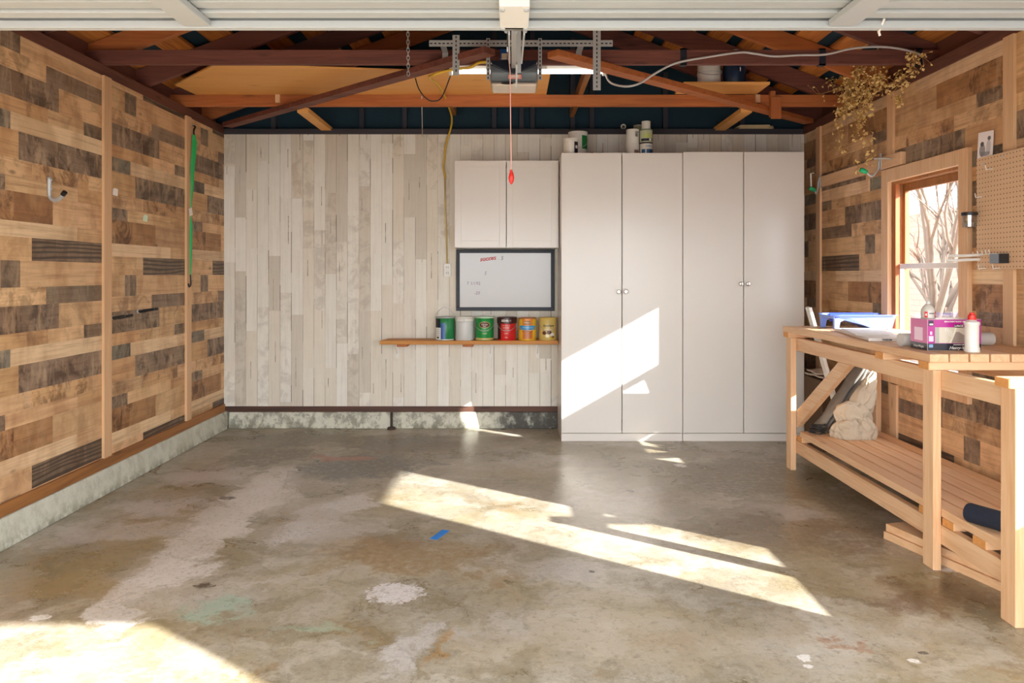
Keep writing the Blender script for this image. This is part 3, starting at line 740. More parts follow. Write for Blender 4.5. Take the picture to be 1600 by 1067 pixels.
def oval(t, name, mat, c, r, a, z, ra, rz, lvl=1):
    mb = MB(); n = 28; cen = None; vs = []
    for k in range(n):
        an = a + ra/r*math.cos(2*PI*k/n); zz = z + rz*math.sin(2*PI*k/n); rr = r + .0005*lvl
        vs.append(mb.bm.verts.new(Vector(c) + Vector((rr*math.sin(an), -rr*math.cos(an), zz))))
    rows = []
    for k in range(n//2 - 1): mb.bm.faces.new((vs[k], vs[k+1], vs[n-2-k], vs[n-1-k])) if n-2-k > k+1 else None
    return mb.build(name, mat, t)
oval(t, 'emblem_edge', BEIGE, c, RR*.98, 0.05, .135, .049, .028, 2); oval(t, 'emblem', BROWNL, c, RR*.98, 0.05, .135, .045, .024, 3)
lettering(t, 'Olympic', .017, c, RR*.98+.002, .05, .138, CREAML); lettering(t, 'STAIN', .009, c, RR*.98+.002, .05, .122, CREAML)
lettering(t, 'WATERPROOFING', .008, c, RR*.98+.001, .05, .085, CREAML); lettering(t, 'CLEAR', .014, c, RR*.98+.001, .05, .06, CREAML)
bail(t, c, RR, HH)
t, c = can(792, FD, SZ, RR*.96, HH*.98, 'red paint can with dark maroon lid and white lettering, fourth from the shelf left', KR, MAR)
MB().lathe([(RR*.965, .145), (RR*1.05, .148), (RR*1.06, .196), (RR*1.0, .2), (0, .2015)], c, 36).build('overcap', MAR, t, smooth=True)
lettering(t, 'BEHR', .026, c, RR*1.06, -.2, .17, KW, bold=.0008); lettering(t, 'ULTRA', .010, c, RR*1.06, .28, .17, KW)
patch(t, 'dark_label', MAR, c, RR*.96, -1.5, -.72, .01, .145); lettering(t, 'PREMIUM PLUS', .010, c, RR*.965, -.1, .128, CREAML); lettering(t, 'INTERIOR', .013, c, RR*.965, -.1, .108, CREAML); lettering(t, 'SEMI-GLOSS', .010, c, RR*.965, -.08, .088, CREAML); lettering(t, 'ENAMEL', .010, c, RR*.965, -.1, .06, CREAML); lettering(t, '1 GAL', .012, c, RR*.965, -.1, .026, CREAML)
bail(t, c, RR, HH)
t, c = can(824, FD, SZ, RR*.96, HH*.96, 'yellow paint can with blue ribbon band, fifth from the shelf left', KY, pm('lid_copper', 170, 112, 66))
patch(t, 'orange_panel', ORG, c, RR*.96, -.62, .62, .012, .19); patch(t, 'ribbon', SKY, c, RR*.96, -.95, .95, .092, .128, 2)
oval(t, 'emblem', pm('emblem_ochre', 150, 96, 30), c, RR*.96, 0, .152, .034, .02, 2)
lettering(t, 'MINWAX', .016, c, RR*.96+.001, 0, .153, CREAML); lettering(t, 'POLYURETHANE', .0125, c, RR*.96+.001, 0, .11, KW); patch(t, 'dark_rule', BROWNL, c, RR*.96, -.55, .55, .074, .079, 2)
patch(t, 'brown_panel', pm('label_sienna', 186, 104, 46), c, RR*.96, -.45, .45, .016, .07, 2)
bail(t, c, RR, HH)
t, c = can(856, FD, SZ, RR*.96, HH*.96, 'beige gold paint can with black script lettering, beside the tall cabinet', pm('can_gold', 206, 180, 104), pm('lid_gold', 206, 178, 90))
lettering(t, 'Varathane', .025, c, RR*.961, 0, .128, NAVYL, italic=.3, bold=.0006); lettering(t, 'CLASSIC', .011, c, RR*.961, 0, .105, CREAML); patch(t, 'cream_band', CREAML, c, RR*.96, -.5, .5, .093, .097)
for a, z, s, m in ((-.45, .065, .019, BROWNL), (.1, .07, .021, BROWNL), (.45, .05, .02, KW), (-.1, .04, .018, CREAML), (.5, .03, .014, BROWNL), (.35, .022, .013, KY)): oval(t, 'picture_patch', m, c, RR*.96, a, z, s, s*.8, 2)
bail(t, c, RR, HH)

# pots on top of the tall cabinet
ZC = 2.362
def pot(px, D, z, r, h, label, body, lid=None, name='paint_pot'):
    c = Vector(((px-800)*D/F, D, z)); t = thing(name, label, 'pot', c, 'pots on the tall cabinet')
    MB().lathe([(r*.92, 0), (r*.94, .003), (r, h-.022), (r*1.04, h-.021), (r*1.05, h-.004)], c, 30).build('body', body, t, smooth=True)
    MB().lathe([(r*1.055, h-.0038), (r*1.06, h), (r*.9, h+.002), (0, h+.002)], c, 30).build('lid', lid or body, t, smooth=True)
    return t, c
BG = 'pots on the tall cabinet'
t, c = pot(903, 6.5, ZC, .080, .225, 'larger white bucket with green label on the tall cabinet', KW); patch(t, 'green_label', KG, c, .080*1.0, .35, 1.3, .075, .19, 2); bail(t, c, .08, .2)
t, c = pot(892, 6.31, ZC, .062, .135, 'small white tub with dark label in front of the green labelled bucket', KW); patch(t, 'dark_label', NAVYL, c, .062, .4, 1.1, .01, .105, 2); patch(t, 'white_label', KW, c, .062, .55, .95, .05, .075, 4)
t, c = can(988.5, 6.38, ZC, .054, .11, 'white pot below another white pot, left stack on the tall cabinet', KW, KW, name='paint_pot', group=BG); patch(t, 'label', pm('label_taupe', 150, 124, 112), c, .054, .1, .9, .02, .05, 1)
t, c = can(988.5, 6.38, ZC+.11, .054, .115, 'white pot with small grey label, topmost of the left stack on the tall cabinet', KW, KW, name='paint_pot', group=BG); patch(t, 'label', pm('label_grey', 120, 118, 110), c, .054, .25, .75, .05, .08, 1); patch(t, 'label', NAVYL, c, .054, .25, 1.0, .085, .092, 1)
t, c = can(1009.5, 6.38, ZC, .054, .115, 'white and blue pot at the bottom of the right stack on the tall cabinet', KW, NAVYL, name='paint_pot', group=BG); patch(t, 'blue_label', pm('label_steel', 40, 92, 140), c, .054, -.9, 1.2, .01, .055, 1); lettering(t, 'PAINT', .018, c, .0545, .25, .08, KB); patch(t, 'white_stripe', KW, c, .054, -.3, -.1, .01, .055, 2)
t, c = can(1009.5, 6.38, ZC+.115, .054, .11, 'pale green labelled pot in the middle of the right stack on the tall cabinet', pm('pot_sage', 190, 196, 168), pm('lid_sage', 130, 146, 116), name='paint_pot', group=BG); patch(t, 'dark_label', NAVYL, c, .054, -1.0, 1.0, .008, .03, 1); patch(t, 'lime_label', pm('label_lime', 186, 196, 120), c, .054, -.6, .7, .035, .075, 1); patch(t, 'white_label', KW, c, .054, .3, .7, .01, .028, 3)
t, c = can(1009.5, 6.38, ZC+.225, .037, .07, 'small white pot topmost of the right stack on the tall cabinet', KW, KW, name='paint_pot', group=BG)
t, c = can(999, 6.55, ZC, .05, .295, 'tall dull green canister standing behind the stacked pots', pm('pot_dull', 150, 156, 132), pm('lid_dull', 170, 170, 150), name='canister', group=BG)
o = MB().box(.935, .955, 6.45, 6.52, ZC, ZC+.03).box(.955, 1.0, 6.45, 6.50, ZC, ZC+.02)
o = MB().box((921-800)*6.4/F, (927-800)*6.4/F, 6.36, 6.42, ZC, ZC+.035).build('small_box', pm('small_box', 110, 66, 44), bevel=.002); tag(recenter(o), 'tiny brown box beside the larger white bucket on the cabinet', 'box')
o = MB().lathe([(.014, 0), (.024, 0), (.024, .02), (.014, .02), (.014, 0)], ((974-800)*6.77/F, 6.785, ZW+.074), 20, (0, -1, 0)).build('tape_roll', KW, smooth=True); tag(recenter(o), 'small pale roll of tape standing on the gable plate', 'tape roll')
mb = MB(); q = random.Random(5)
for k in range(6): mb.obox(Vector((2.17+q.uniform(-.02,.02), 6.79, ZW+.054+.006*k)), (.3+q.uniform(-.04,.02), .09, .0055), Matrix.Rotation(q.uniform(-.04,.04), 3, 'Z'))
o = mb.build('folded_paper', paint('old_paper', srgb(206, 186, 146), .8, 0, .15, 15)); tag(recenter(o), 'folded yellowed paper lying on the white plank wall top', 'paper')

# buckets on the joist plank
t, c = can(1108, 5.78, 2.80, .087, .19, 'white plastic bucket on the roof joist', KW, KW, name='bucket')
MB().lathe([(.088, .095), (.091, .096), (.091, .105), (.088, .106)], c, 36).build('band', LGREY, t, smooth=True)
patch(t, 'label', KG, c, .087, .9, 1.4, .12, .17); patch(t, 'label', LGREY, c, .087, .5, .8, .165, .175)
bail(t, c, .09, .16)
t, c = can(1147.5, 5.78, 2.80, .086, .195, 'dark navy bucket with wire handle on the roof joist', pm('bucket_navy', 24, 44, 70), pm('bucket_lid', 40, 60, 84), name='bucket')
patch(t, 'drip', KW, c, .086, .2, .27, .1, .13); bail(t, c, .086, .195, True)
# ================================================================ workbench
WB = thing('workbench', 'long pale pine workbench with slatted top and lower shelf along the right wall', 'workbench', (2.25, 4.1, 0))
PX, PY, PZ = M['pineX'], M['pineY'], M['pineZ']
for y in (2.92, 3.49, 5.27): MB().box(1.946, 1.984, y, y+.089, 0, .924).build('leg', PZ, WB, bevel=.003)
for y in (2.92, 3.49, 5.27): MB().box(2.540, 2.578, y, y+.089, 0, .924).build('leg', PZ, WB, bevel=.003)
MB().box(1.9845, 2.0225, 2.92, 5.36, .835, .924).build('rail', PY, WB, bevel=.003)
MB().box(2.5015, 2.5395, 2.92, 5.36, .835, .924).build('rail', PY, WB, bevel=.003)
MB().box(1.9845, 2.0225, 2.92, 5.36, .12, .209).build('rail', PY, WB, bevel=.003)
MB().box(2.5015, 2.5395, 2.92, 5.36, .12, .209).build('rail', PY, WB, bevel=.003)
def cross(x0, x1, y, z):
    c = MB().box(x0+.003, x1, y, y+.089, z, z+.038).build('crosspiece', PX, WB, bevel=.003)
    MB().box(x0, x0+.003, y+.002, y+.087, z+.002, z+.036).build('end_grain', M['endgrain'], c)
for y in (2.925, 3.49, 3.92, 5.27): cross(1.925, 2.58, y, .9245)
for y in (3.17, 3.40, 3.60, 5.18): cross(1.987 if y != 3.40 else 1.987, 2.535, y, .2095)
q = random.Random(21)
for k in range(7):
    x0 = 1.922 + k*.0945
    MB().box(x0, x0+.0865, 3.475+q.uniform(-.004,.004), 5.365, .9632, 1.001).build('top_board', PY, WB, bevel=.003)
    MB().box(x0+.002, x0+.087, 3.4695, 3.4705, .966, .9985)
for k in range(6):
    x0 = 1.986 + k*.0945
    MB().box(x0, x0+.0835 - (.004 if k == 5 else 0), 2.93, 5.20+q.uniform(-.01, .02), .2482, .286).build('shelf_board', PY, WB, bevel=.003)
MB().prism([Vector((1.986, y, z)) for y, z in ((5.268, .30), (5.268, .42), (4.60, .834), (4.44, .834))], (.036, 0, 0)).build('brace', M['orangeY'] if False else PY, WB, bevel=.003)
# lumber offcuts on the floor under the bench
for i, (z, dx, lab) in enumerate(((0, 0, 'tan plank on the floor under the bench, bottom of the pair'), (.0395, .012, 'pale plank lying on another plank under the bench'))):
    a = Vector((1.985+dx, 3.93, z+.019)); b = Vector((2.25+dx, 2.985, z+.019))
    o = recenter(MB().bar(a, b, .125, .038).build('lumber_plank', M['tanY'] if i == 0 else PY, bevel=.002)); tag(o, lab, 'plank', 'planks under the bench')
o = recenter(MB().bar((2.17, 3.22, .0935), (2.24, 2.99, .0935), .089, .032).build('lumber_offcut', PY, bevel=.002)); tag(o, 'short pale offcut on top of the planks beneath the bench near end', 'offcut')

# things on the bench top -----------------------------------------------------
ZT = 1.0015
BL = paint('tray_blue', srgb(120, 150, 232), .3, 0, .04, 10); BLD = paint('tray_deep_blue', srgb(50, 74, 196), .3)
t = thing('paint_tray', 'blue plastic paint roller tray at the far end of the workbench', 'paint tray', (2.33, 5.12, ZT))
def tray_sec(x, zb, yw):         # U section
    return [Vector((x, 5.12-yw-.02, .098+ZT)), Vector((x, 5.12-yw, .098+ZT)), Vector((x, 5.12-yw+.02, zb+ZT)), Vector((x, 5.12+yw-.02, zb+ZT)), Vector((x, 5.12+yw, .098+ZT)), Vector((x, 5.12+yw+.02, .098+ZT))]
mb = MB(); secs = [tray_sec(2.13, .085, .125), tray_sec(2.20, .066, .125), tray_sec(2.34, .03, .125), tray_sec(2.40, .006, .125), tray_sec(2.52, .006, .125), tray_sec(2.545, .09, .125)]
rows = [[mb.bm.verts.new(p) for p in s] for s in secs]
for a, b in zip(rows, rows[1:]):
    for k in range(5): mb.bm.faces.new((a[k], a[k+1], b[k+1], b[k]))
o = mb.build('basin', BL, t); md = o.modifiers.new('Solidify', 'SOLIDIFY'); md.thickness = .003
for y in (5.0, 5.215):
    MB().prism([Vector((2.135, y, ZT)), Vector((2.165, y, ZT)), Vector((2.175, y, ZT+.05)), Vector((2.205, y, ZT+.064)), Vector((2.135, y, ZT+.084))], (0, .025, 0)).build('leg', BL, t, bevel=.002)
MB().box(2.13, 2.15, 5.0, 5.24, ZT+.07, ZT+.09).build('end_rail', BL, t, bevel=.003)
MB().box(2.2, 2.5, 5.225, 5.235, ZT+.04, ZT+.10).build('liner', BLD, t)
SH = paint('sheet_white', srgb(232, 228, 222), .5, 0, .02, 8)
for i, (dx, z, h, y0, y1, lab) in enumerate(((0, ZT, .016, 4.12, 4.92, 'thick flat white panel on the workbench before the paint tray'), (.02, ZT+.0165, .004, 4.32, 4.86, 'thin white sheet lying on the thick white panel'))):
    pts_ = [Vector((2.10+dx, y1, z)), Vector((1.955+dx, y0+.02, z)), Vector((2.14+dx, y0, z)), Vector((2.42-dx, y1, z))]
    if i == 0:
        t = thing('white_slab', lab, 'slab', (2.15, 4.5, ZT)); MB().prism(pts_, (0, 0, h)).build('board', SH, t, bevel=.001)
        mb = MB(); text_bm(mb, 'TANDEM', .013, face_m((2.05, 4.1285, ZT+.008), (.185, -.02, 0), (0, 0, 1)), bold=.0004); mb.build('lettering', M['black'], t)
    else: tag(recenter(MB().prism(pts_, (0, 0, h)).build('white_sheet', SH, bevel=.001)), lab, 'sheet')
mb = MB(); mb.tube([(1.985, 3.86, ZT+.0335), (2.475, 3.90, ZT+.0335)], .0335, 24); o = mb.build('paper_roll', paint('roll_grey', srgb(196, 194, 190), .35, 0, .04, 10), smooth=True); tag(recenter(o), 'long grey white roll lying on the workbench behind the magenta carton', 'roll')
# magenta carton
MG, MG2, DK, PK = pm('carton_magenta', 178, 30, 140), pm('carton_pink', 206, 100, 160), pm('carton_navy', 24, 24, 40), pm('carton_pale', 236, 206, 228)
CARD = pm('carton_top', 222, 206, 204)
t = thing('carton', 'magenta cardboard carton with picture window on the workbench', 'carton', (2.13, 3.71, ZT))
xa, xb, ya, yb, zt = 1.998, 2.256, 3.632, 3.785, ZT+.150
MB().box(xa, xb, ya, yb, ZT, zt).build('box', CARD, t, bevel=.001)
e = .0008
def fr(name, x0, x1, z0, z1, mat, lvl=1): return MB().box(xa+x0, xa+x1, ya-e*lvl, ya-e*(lvl-1)-.0001, ZT+z0, ZT+z1).build(name, mat, t)
def sd(name, y0, y1, z0, z1, mat, lvl=1): return MB().box(xa-e*lvl, xa-e*(lvl-1)-.0001, ya+y0, ya+y1, ZT+z0, ZT+z1).build(name, mat, t)
fr('front_print', .001, .257, .034, .149, MG); fr('front_band', .001, .257, .001, .034, DK)
fr('window_picture', .035, .215, .036, .112, pm('picture_beige', 206, 196, 180), 2)
fr('picture_shade', .035, .055, .036, .112, pm('picture_grey', 168, 168, 158), 3)
for k in range(6):
    mb = MB(); a = -.2 + k*.33; p = Vector((xa+.085, ya-e*3, ZT+.074)); mb.prism([p + Vector((math.cos(a)*.012, 0, math.sin(a)*.012)), p + Vector((math.cos(a)*.038, 0, math.sin(a)*.034)), p + Vector((math.cos(a+.14)*.038, 0, math.sin(a+.14)*.034))], (0, .0006, 0)); mb.build('picture_blade', KW, t)
MB().prism([Vector((xa+x, ya-e*3, ZT+z)) for x, z in ((.105, .037), (.113, .037), (.142, .111), (.133, .111))], (0, .0006, 0)).build('picture_bar', pm('picture_cream', 226, 220, 196), t)
MB().prism([Vector((xa+x, ya-e*3, ZT+z)) for x, z in ((.114, .037), (.2, .037), (.2, .06), (.15, .09), (.136, .09))], (0, .0006, 0)).build('picture_shade', pm('picture_taupe', 150, 136, 126), t)
fr('icon_panel', .005, .028, .118, .145, NAVYL, 2); fr('icon_panel', .006, .028, .044, .07, PK, 2); fr('icon_panel', .007, .026, .015, .03, pm('icon_blue', 130, 170, 214), 2); fr('icon_panel', .012, .022, .076, .092, PK, 2); fr('icon_panel', .009, .026, .122, .13, KW, 3)
fr('badge', .128, .172, .110, .126, DK, 2); fr('icon_panel', .226, .246, .06, .085, PK, 2)
for tx, sz, dx_, dz_, lv, it in (('2-PACK', .013, .15, .118, 3, 0), ('Heavy-Weight', .021, .165, .013, 2, .35), ('REPLACEMENT BLADES  KIT', .008, .13, .139, 2, 0), ('FOR INTERIOR USE', .006, .15, .028, 2, 0), ('2X', .014, .24, .135, 2, 0)):
    mb = MB(); text_bm(mb, tx, sz, face_m((xa+dx_, ya-e*lv, ZT+dz_), (1,0,0), (0,0,1)), italic=it, bold=.0004); mb.build('lettering', KW, t)
sd('side_print', .001, .152, .034, .149, MG2); sd('side_band', .001, .152, .001, .034, DK); sd('side_window', .04, .115, .045, .108, PK, 2)
mb = MB(); text_bm(mb, 'Heavy-Weight', .016, face_m((xa-e*2, ya+.077, ZT+.016), (0,-1,0), (0,0,1)), italic=.3); mb.build('lettering', KW, t)
# bottles
c = Vector((2.165, 3.555, ZT)); t = thing('white_bottle', 'white ribbed plastic bottle with red cap before the magenta carton', 'bottle', c)
MB().lathe([(.03, 0), (.0335, .004), (.0335, .02), (.030, .028), (.030, .125), (.0335, .133), (.0325, .142), (.018, .15), (.014, .153)], c, 28).build('body', KW, t, smooth=True)
MB().lathe([(.018, .1535), (.0185, .156), (.017, .175), (.012, .178), (.010, .187), (0, .188)], c, 24).build('cap', M['red'], t, smooth=True)
c = Vector((2.05, 3.72, zt+.0005)); t = thing('clear_bottle', 'small clear dome bottle with red label standing on the magenta carton', 'bottle', c)
MB().lathe([(.030, 0), (.0325, .003), (.0325, .034), (.030, .046), (.018, .064), (.010, .07)], c, 28).build('body', paint('frosted_plastic', srgb(206, 200, 192), .15, 0, .03), t, smooth=True)
MB().lathe([(.010, .0703), (.0095, .082), (0, .084)], c, 18).build('cap', LGREY, t, smooth=True)
for a in (-1.0, .55): patch(t, 'red_label', KR, c, .0325, a, a+.45, .004, .034); patch(t, 'white_label', KW, c, .0325, a+.12, a+.34, .014, .024, 3)
patch(t, 'grey_label', pm('label_slate', 110, 104, 100), c, .0325, -.4, .4, .022, .028)

# under the bench -------------------------------------------------------------
FOAM = paint('foam_navy', srgb(27, 33, 50), .95, 0, .25, 90, bump=.6)
t = thing('foam_roll', 'dark navy foam roll lying on the lower shelf near the bench front', 'foam roll', (2.08, 3.12, .2865))
a, b = Vector((2.0, 3.31, .2865+.041)), Vector((2.17, 2.96, .2865+.041))
MB().tube([a, a.lerp(b, .02), a.lerp(b, .5), a.lerp(b, .98), b], [.038, .041, .041, .041, .038], 24).build('sleeve', FOAM, t, smooth=True)
d = (b-a).normalized(); MB().tube([a - d*.001, a + d*.004], .016, 16).build('core', M['black'], t, smooth=True)
def cloth(name, c, size, seed, mat, parent=None, folds=5, amp=.14, twist=0):
    mb = MB(); bmesh.ops.create_icosphere(mb.bm, subdivisions=5, radius=1)
    for v in mb.bm.verts:
        p = v.co.copy(); n = noise.noise(p*1.3 + Vector((seed, 0, 0)))
        f = 1 - abs(noise.noise(Vector((p.x*folds*.6, p.y*folds*.6, p.z*folds*.35)) + Vector((0, seed, 0)))) * 2
        f2 = 1 - abs(noise.noise(p*folds*1.1 + Vector((seed, seed, 0)))) * 2
        r = 1 + amp*n*1.6 + amp*.75*f + amp*.4*f2
        p *= r; z = max(p.z, -.75)
        v.co = Vector((p.x*size[0], p.y*size[1], (z+.75)*size[2]/1.75)) + Vector(c)
    return mb.build(name, mat, parent, smooth='all', shift=None if parent else (0,0,0))
CANV = paint('canvas', srgb(188, 176, 156), .95, 0, .1, 14, bump=.2); GRY = paint('grey_felt', srgb(120, 116, 110), .95, 0, .25, 30, bump=.4)
mb = MB()
def lump(c, size, seed, rot=0):
    bm2 = bmesh.new(); bmesh.ops.create_icosphere(bm2, subdivisions=6, radius=1); vm = {}
    for v in bm2.verts:
        p = v.co.copy(); wv = noise.noise_vector(p*1.4 + Vector((seed, 2, 0)))*.55
        k = p*1.9 + wv + Vector((seed, seed*.7, 0))
        rid = (1 - 2*abs(noise.noise(k))) * .17 + (1 - 2*abs(noise.noise(Vector((k.x*2.3, k.y*2.3, k.z*1.1))))) * .05 + noise.noise(p*.9 + Vector((0, seed, 5))) * .3
        p = p*(1 + rid); p = Matrix.Rotation(rot, 3, 'Y') @ Vector((p.x*size[0], p.y*size[1], p.z*size[2]))
        p = p + Vector(c); p.z = max(p.z, .2866 + .004*abs(noise.noise(p*30)))
        vm[v] = mb.bm.verts.new(p)
    for f_ in bm2.faces: mb.bm.faces.new([vm[v] for v in f_.verts])
    bm2.free()
lump((2.22, 4.995, .325), (.085, .07, .075), 3.1); lump((2.325, 4.985, .33), (.07, .065, .08), 7.7); lump((2.285, 5.05, .40), (.11, .06, .10), 12.3, .6); lump((2.36, 5.08, .50), (.065, .05, .14), 5.2, .45); lump((2.395, 5.085, .61), (.042, .04, .09), 9.4, .45)
o = mb.build('drop_cloth', CANV, smooth='all'); tag(recenter(o), 'crumpled beige canvas drop cloth on the lower shelf by the back leg', 'cloth')
# grey folded moving pad leaning up behind the drop cloth
mb = MB()
for k, off in enumerate((0, .028, .056)):
    pts = [Vector((2.10+off, 5.22, .289)), Vector((2.19+off, 5.23, .40-off*.4)), Vector((2.30+off*.8, 5.24, .56-off)), Vector((2.44+off*.4, 5.25, .76-off*1.1))]
    sp = spline(pts, 6); L = []
    for i, p in enumerate(sp):
        w = .07 + .012*math.sin(i*.9+k)
        L.append([mb.bm.verts.new(p + Vector((0, -w, 0))), mb.bm.verts.new(p + Vector((.004, 0, .012))), mb.bm.verts.new(p + Vector((0, w*.8, .004)))])
    for A, B in zip(L, L[1:]):
        for j in (0, 1): mb.bm.faces.new((A[j], A[j+1], B[j+1], B[j]))
o = mb.build('moving_pad', GRY, smooth='all'); md = o.modifiers.new('Solidify', 'SOLIDIFY'); md.thickness = .016; md.offset = 0
tag(recenter(o), 'folded grey pad leaning diagonally behind the drop cloth', 'pad')
mb = MB(); q = random.Random(8); pts = []
for k in range(60):
    a = k*.42; pts.append(Vector((2.065+.05*math.cos(a)*(1+.2*math.sin(k*.31)), 5.10+.05*math.sin(a), .292+.0011*k+.004*math.sin(k))))
mb.tube(pts, .005, 6); o = mb.build('cable_coil', M['black'], smooth='all'); tag(recenter(o), 'coil of black cable at the far end of the lower shelf', 'cable')
# stack in the corner between the bench and the tall cabinet
t = thing('cardboard_box', 'dark brown cardboard box in the corner behind the workbench', 'box', (2.48, 5.98, 0))
KB2 = paint('dark_card', srgb(96, 72, 52), .85, 0, .25, 12)
MB().box(2.385, 2.57, 5.80, 6.165, 0, .545).build('body', KB2, t, bevel=.004)
MB().box(2.386, 2.569, 5.798, 5.8, .26, .31).build('tape', paint('packing_tape', srgb(150, 112, 66), .3), t)
for i, (dz, rz, lab) in enumerate(((0.006, .1, 'folded newspapers under another folded sheet on the dark box'), (.036, -.12, 'folded printed newspaper on top of the dark box in the corner'))):
    mb = MB(); n = 12; grid = []
    for a in range(n+1):
        for b_ in range(7):
            u, v = a/n - .5, b_/6 - .5; p = Matrix.Rotation(rz, 3, 'Z') @ Vector((u*.21, v*.27, 0)); grid.append(mb.bm.verts.new(Vector((2.475, 5.97, 0.554+dz+.012+.008*math.sin(u*7+i)+.004*math.cos(v*9))) + p))
    for a in range(n):
        for b_ in range(6): mb.bm.faces.new((grid[a*7+b_], grid[(a+1)*7+b_], grid[(a+1)*7+b_+1], grid[a*7+b_+1]))
    o = mb.build('newspaper', paint('newsprint_%d' % i, srgb(196, 186, 172), .8, 0, .3, 24), smooth='all'); md = o.modifiers.new('Solidify', 'SOLIDIFY'); md.thickness = .012; md.offset = 0
    tag(recenter(o), lab, 'newspaper', 'newspapers in the corner')
# white board leaning behind the bench
o = recenter(MB().bar((2.135, 5.44, 1.13), (2.46, 5.50, .05), .022, .07, up=(0, -1, 0)).build('leaning_board', M['white_plastic'], bevel=.002)); tag(o, 'white painted board leaning behind the far end of the workbench', 'board')
o = recenter(MB().bar((2.185, 5.42, .93), (2.475, 5.47, .05), .03, .045, up=(0, -1, 0)).build('leaning_board', M['tanZ'], bevel=.002)) if False else None
t = thing('green_handle', 'green tool handle lying on the floor beneath the bench far end', 'handle', (2.30, 5.3, 0))
MB().tube([(2.31, 4.95, .016), (2.29, 5.62, .016)], .0155, 14).build('shaft', M['green'], t, smooth=True); MB().tube([(2.3105, 4.93, .016), (2.3095, 5.0, .016)], .0175, 14).build('end_cap', M['black'], t, smooth=True)

# ================================================================ right wall
o = MB().box(XR-.038, XR-.0005, 5.0, 6.34, 2.097, 2.182).build('ledge_board', M['pineY'], bevel=.003); tag(recenter(o), 'pale board nailed along the right wall carrying the green tipped hooks', 'board')
def hook(label, base, tip, lift):
    t = thing('utility_hook', label, 'hook', base, 'green tipped hooks'); b = Vector(base); e = Vector(tip)
    m = b.lerp(e, .5) + Vector((0, 0, -.055))
    MB().tube([b + Vector((.0, 0, .06)), b + Vector((-.012, 0, .02)), b + Vector((-.015, 0, -.02)), m, e + Vector((.02, 0, -.015)), e, e + Vector((0, 0, lift*.3))], .0075, 10, smooth_pts=5).build('rod', M['steel'], t, smooth='all')
    MB().box(b.x-.004, b.x+.0008, b.y-.014, b.y+.014, b.z-.03, b.z+.085).build('plate', M['steel'], t, bevel=.001)
    MB().tube([b + Vector((0, 0, -.015)), Vector((XR+.0005, b.y, b.z-.015))], .003, 6).build('screw', M['steel'], t)
    MB().tube([e + Vector((.022, 0, -.012)), e + Vector((-.002, 0, .0)), e + Vector((-.026, 0, .008))], [.013, .017, .015], 12).build('grip', M['green_rubber'], t, smooth='all')
    return t, e
hook('green tipped hook near the window casing on the pale board', (XR-.0385, 5.27, 2.125), (2.455, 5.27, 2.09), 0)
t, e = hook('green tipped hook beside the tall cabinet at the board far end', (XR-.0385, 6.31, 2.115), (2.50, 6.28, 2.075), .0)
MB().tube([e + Vector((-.012, 0, .02)), e + Vector((-.016, 0, .13)), e + Vector((.01, 0, .135))], .006, 8).build('upturn', M['white_plastic'], t, smooth='all')
o = MB().tube([(XR-.039, 5.12, 2.15), (XR-.10, 5.12, 2.155), (XR-.16, 5.11, 2.15)], .006, 8, smooth_pts=4).build('nail_hook', M['steel'], smooth='all'); tag(recenter(o), 'thin steel peg sticking out of the pale board above the window', 'peg')
# pegboard
def pegmat():
    m, nt, b = new_mat('pegboard'); n = N(nt); co = n.coord()
    s = n.node('ShaderNodeSeparateXYZ'); n.link(co, s.inputs[0])
    fy = n.math('SUBTRACT', n.math('FRACT', n.math('DIVIDE', n.math('ADD', s.outputs[1], 10.0), .0254)), .5); fz = n.math('SUBTRACT', n.math('FRACT', n.math('DIVIDE', s.outputs[2], .0254)), .5)
    d = n.math('SQRT', n.math('ADD', n.math('MULTIPLY', fy, fy), n.math('MULTIPLY', fz, fz)))
    c = n.mix(n.noise(co, 6, 4), srgb(214, 176, 138), srgb(222, 186, 150))
    n.link(n.mix(n.ramp(d, .16, .12), c, srgb(104, 66, 42)), b.inputs['Base Color']); b.inputs['Roughness'].default_value = .6; return m
t = thing('pegboard', 'tan pegboard panel on the right wall near the window', 'pegboard', (2.57, 3.64, 1.395))
pg = MB().box(2.565, 2.57, 2.95, 4.17, 1.395, 2.005).build('panel', pegmat(), t)
for y, z in ((4.12, 1.97), (3.95, 1.985), (3.6, 1.985), (4.12, 1.42), (3.6, 1.42)):
    MB().box(2.57, XR-.0005 if not 3.9 < y < 3.99 else XR-.019, y-.02, y+.02, z-.02, z+.01).build('spacer', M['tanZ'], t)
    MB().lathe([(.006, 0), (.004, .003), (0, .0035)], (2.565, y, z), 10, (-1, 0, 0)).build('screw', M['steel'], t)
q = random.Random(2)
for i, (y, z) in enumerate(((4.14, 1.472), (4.10, 1.473), (4.06, 1.476), (4.03, 1.478), (4.0, 1.478), (4.09, 1.40), (3.97, 1.40), (4.03, 1.93), (4.12, 1.79))):
    pts = [(2.565, y, z), (2.545, y, z), (2.53, y, z-.004), (2.525, y, z+.02)]
    o = MB().tube(pts, .0025, 6).build('peg_hook', M['white_plastic']); tag(recenter(o), 'small white peg hook on the pegboard, ' + ('first', 'second', 'third', 'fourth', 'fifth', 'left on the bottom edge', 'right on the bottom edge', 'alone near the top', 'alone above the clear cup')[i] + (' in the low row' if i < 5 else ''), 'peg hook', 'pegboard hooks')
t = thing('tool_block', 'grey and black tool holder block on the pegboard', 'holder', (2.53, 3.93, 1.43), None)
MB().box(2.512, 2.5645, 3.9, 3.975, 1.425, 1.475).build('body', paint('block_grey', srgb(128, 138, 150), .4), t, bevel=.002); MB().box(2.5125, 2.564, 3.8945, 3.8995, 1.4255, 1.4745).build('front', M['black'], t, bevel=.001)
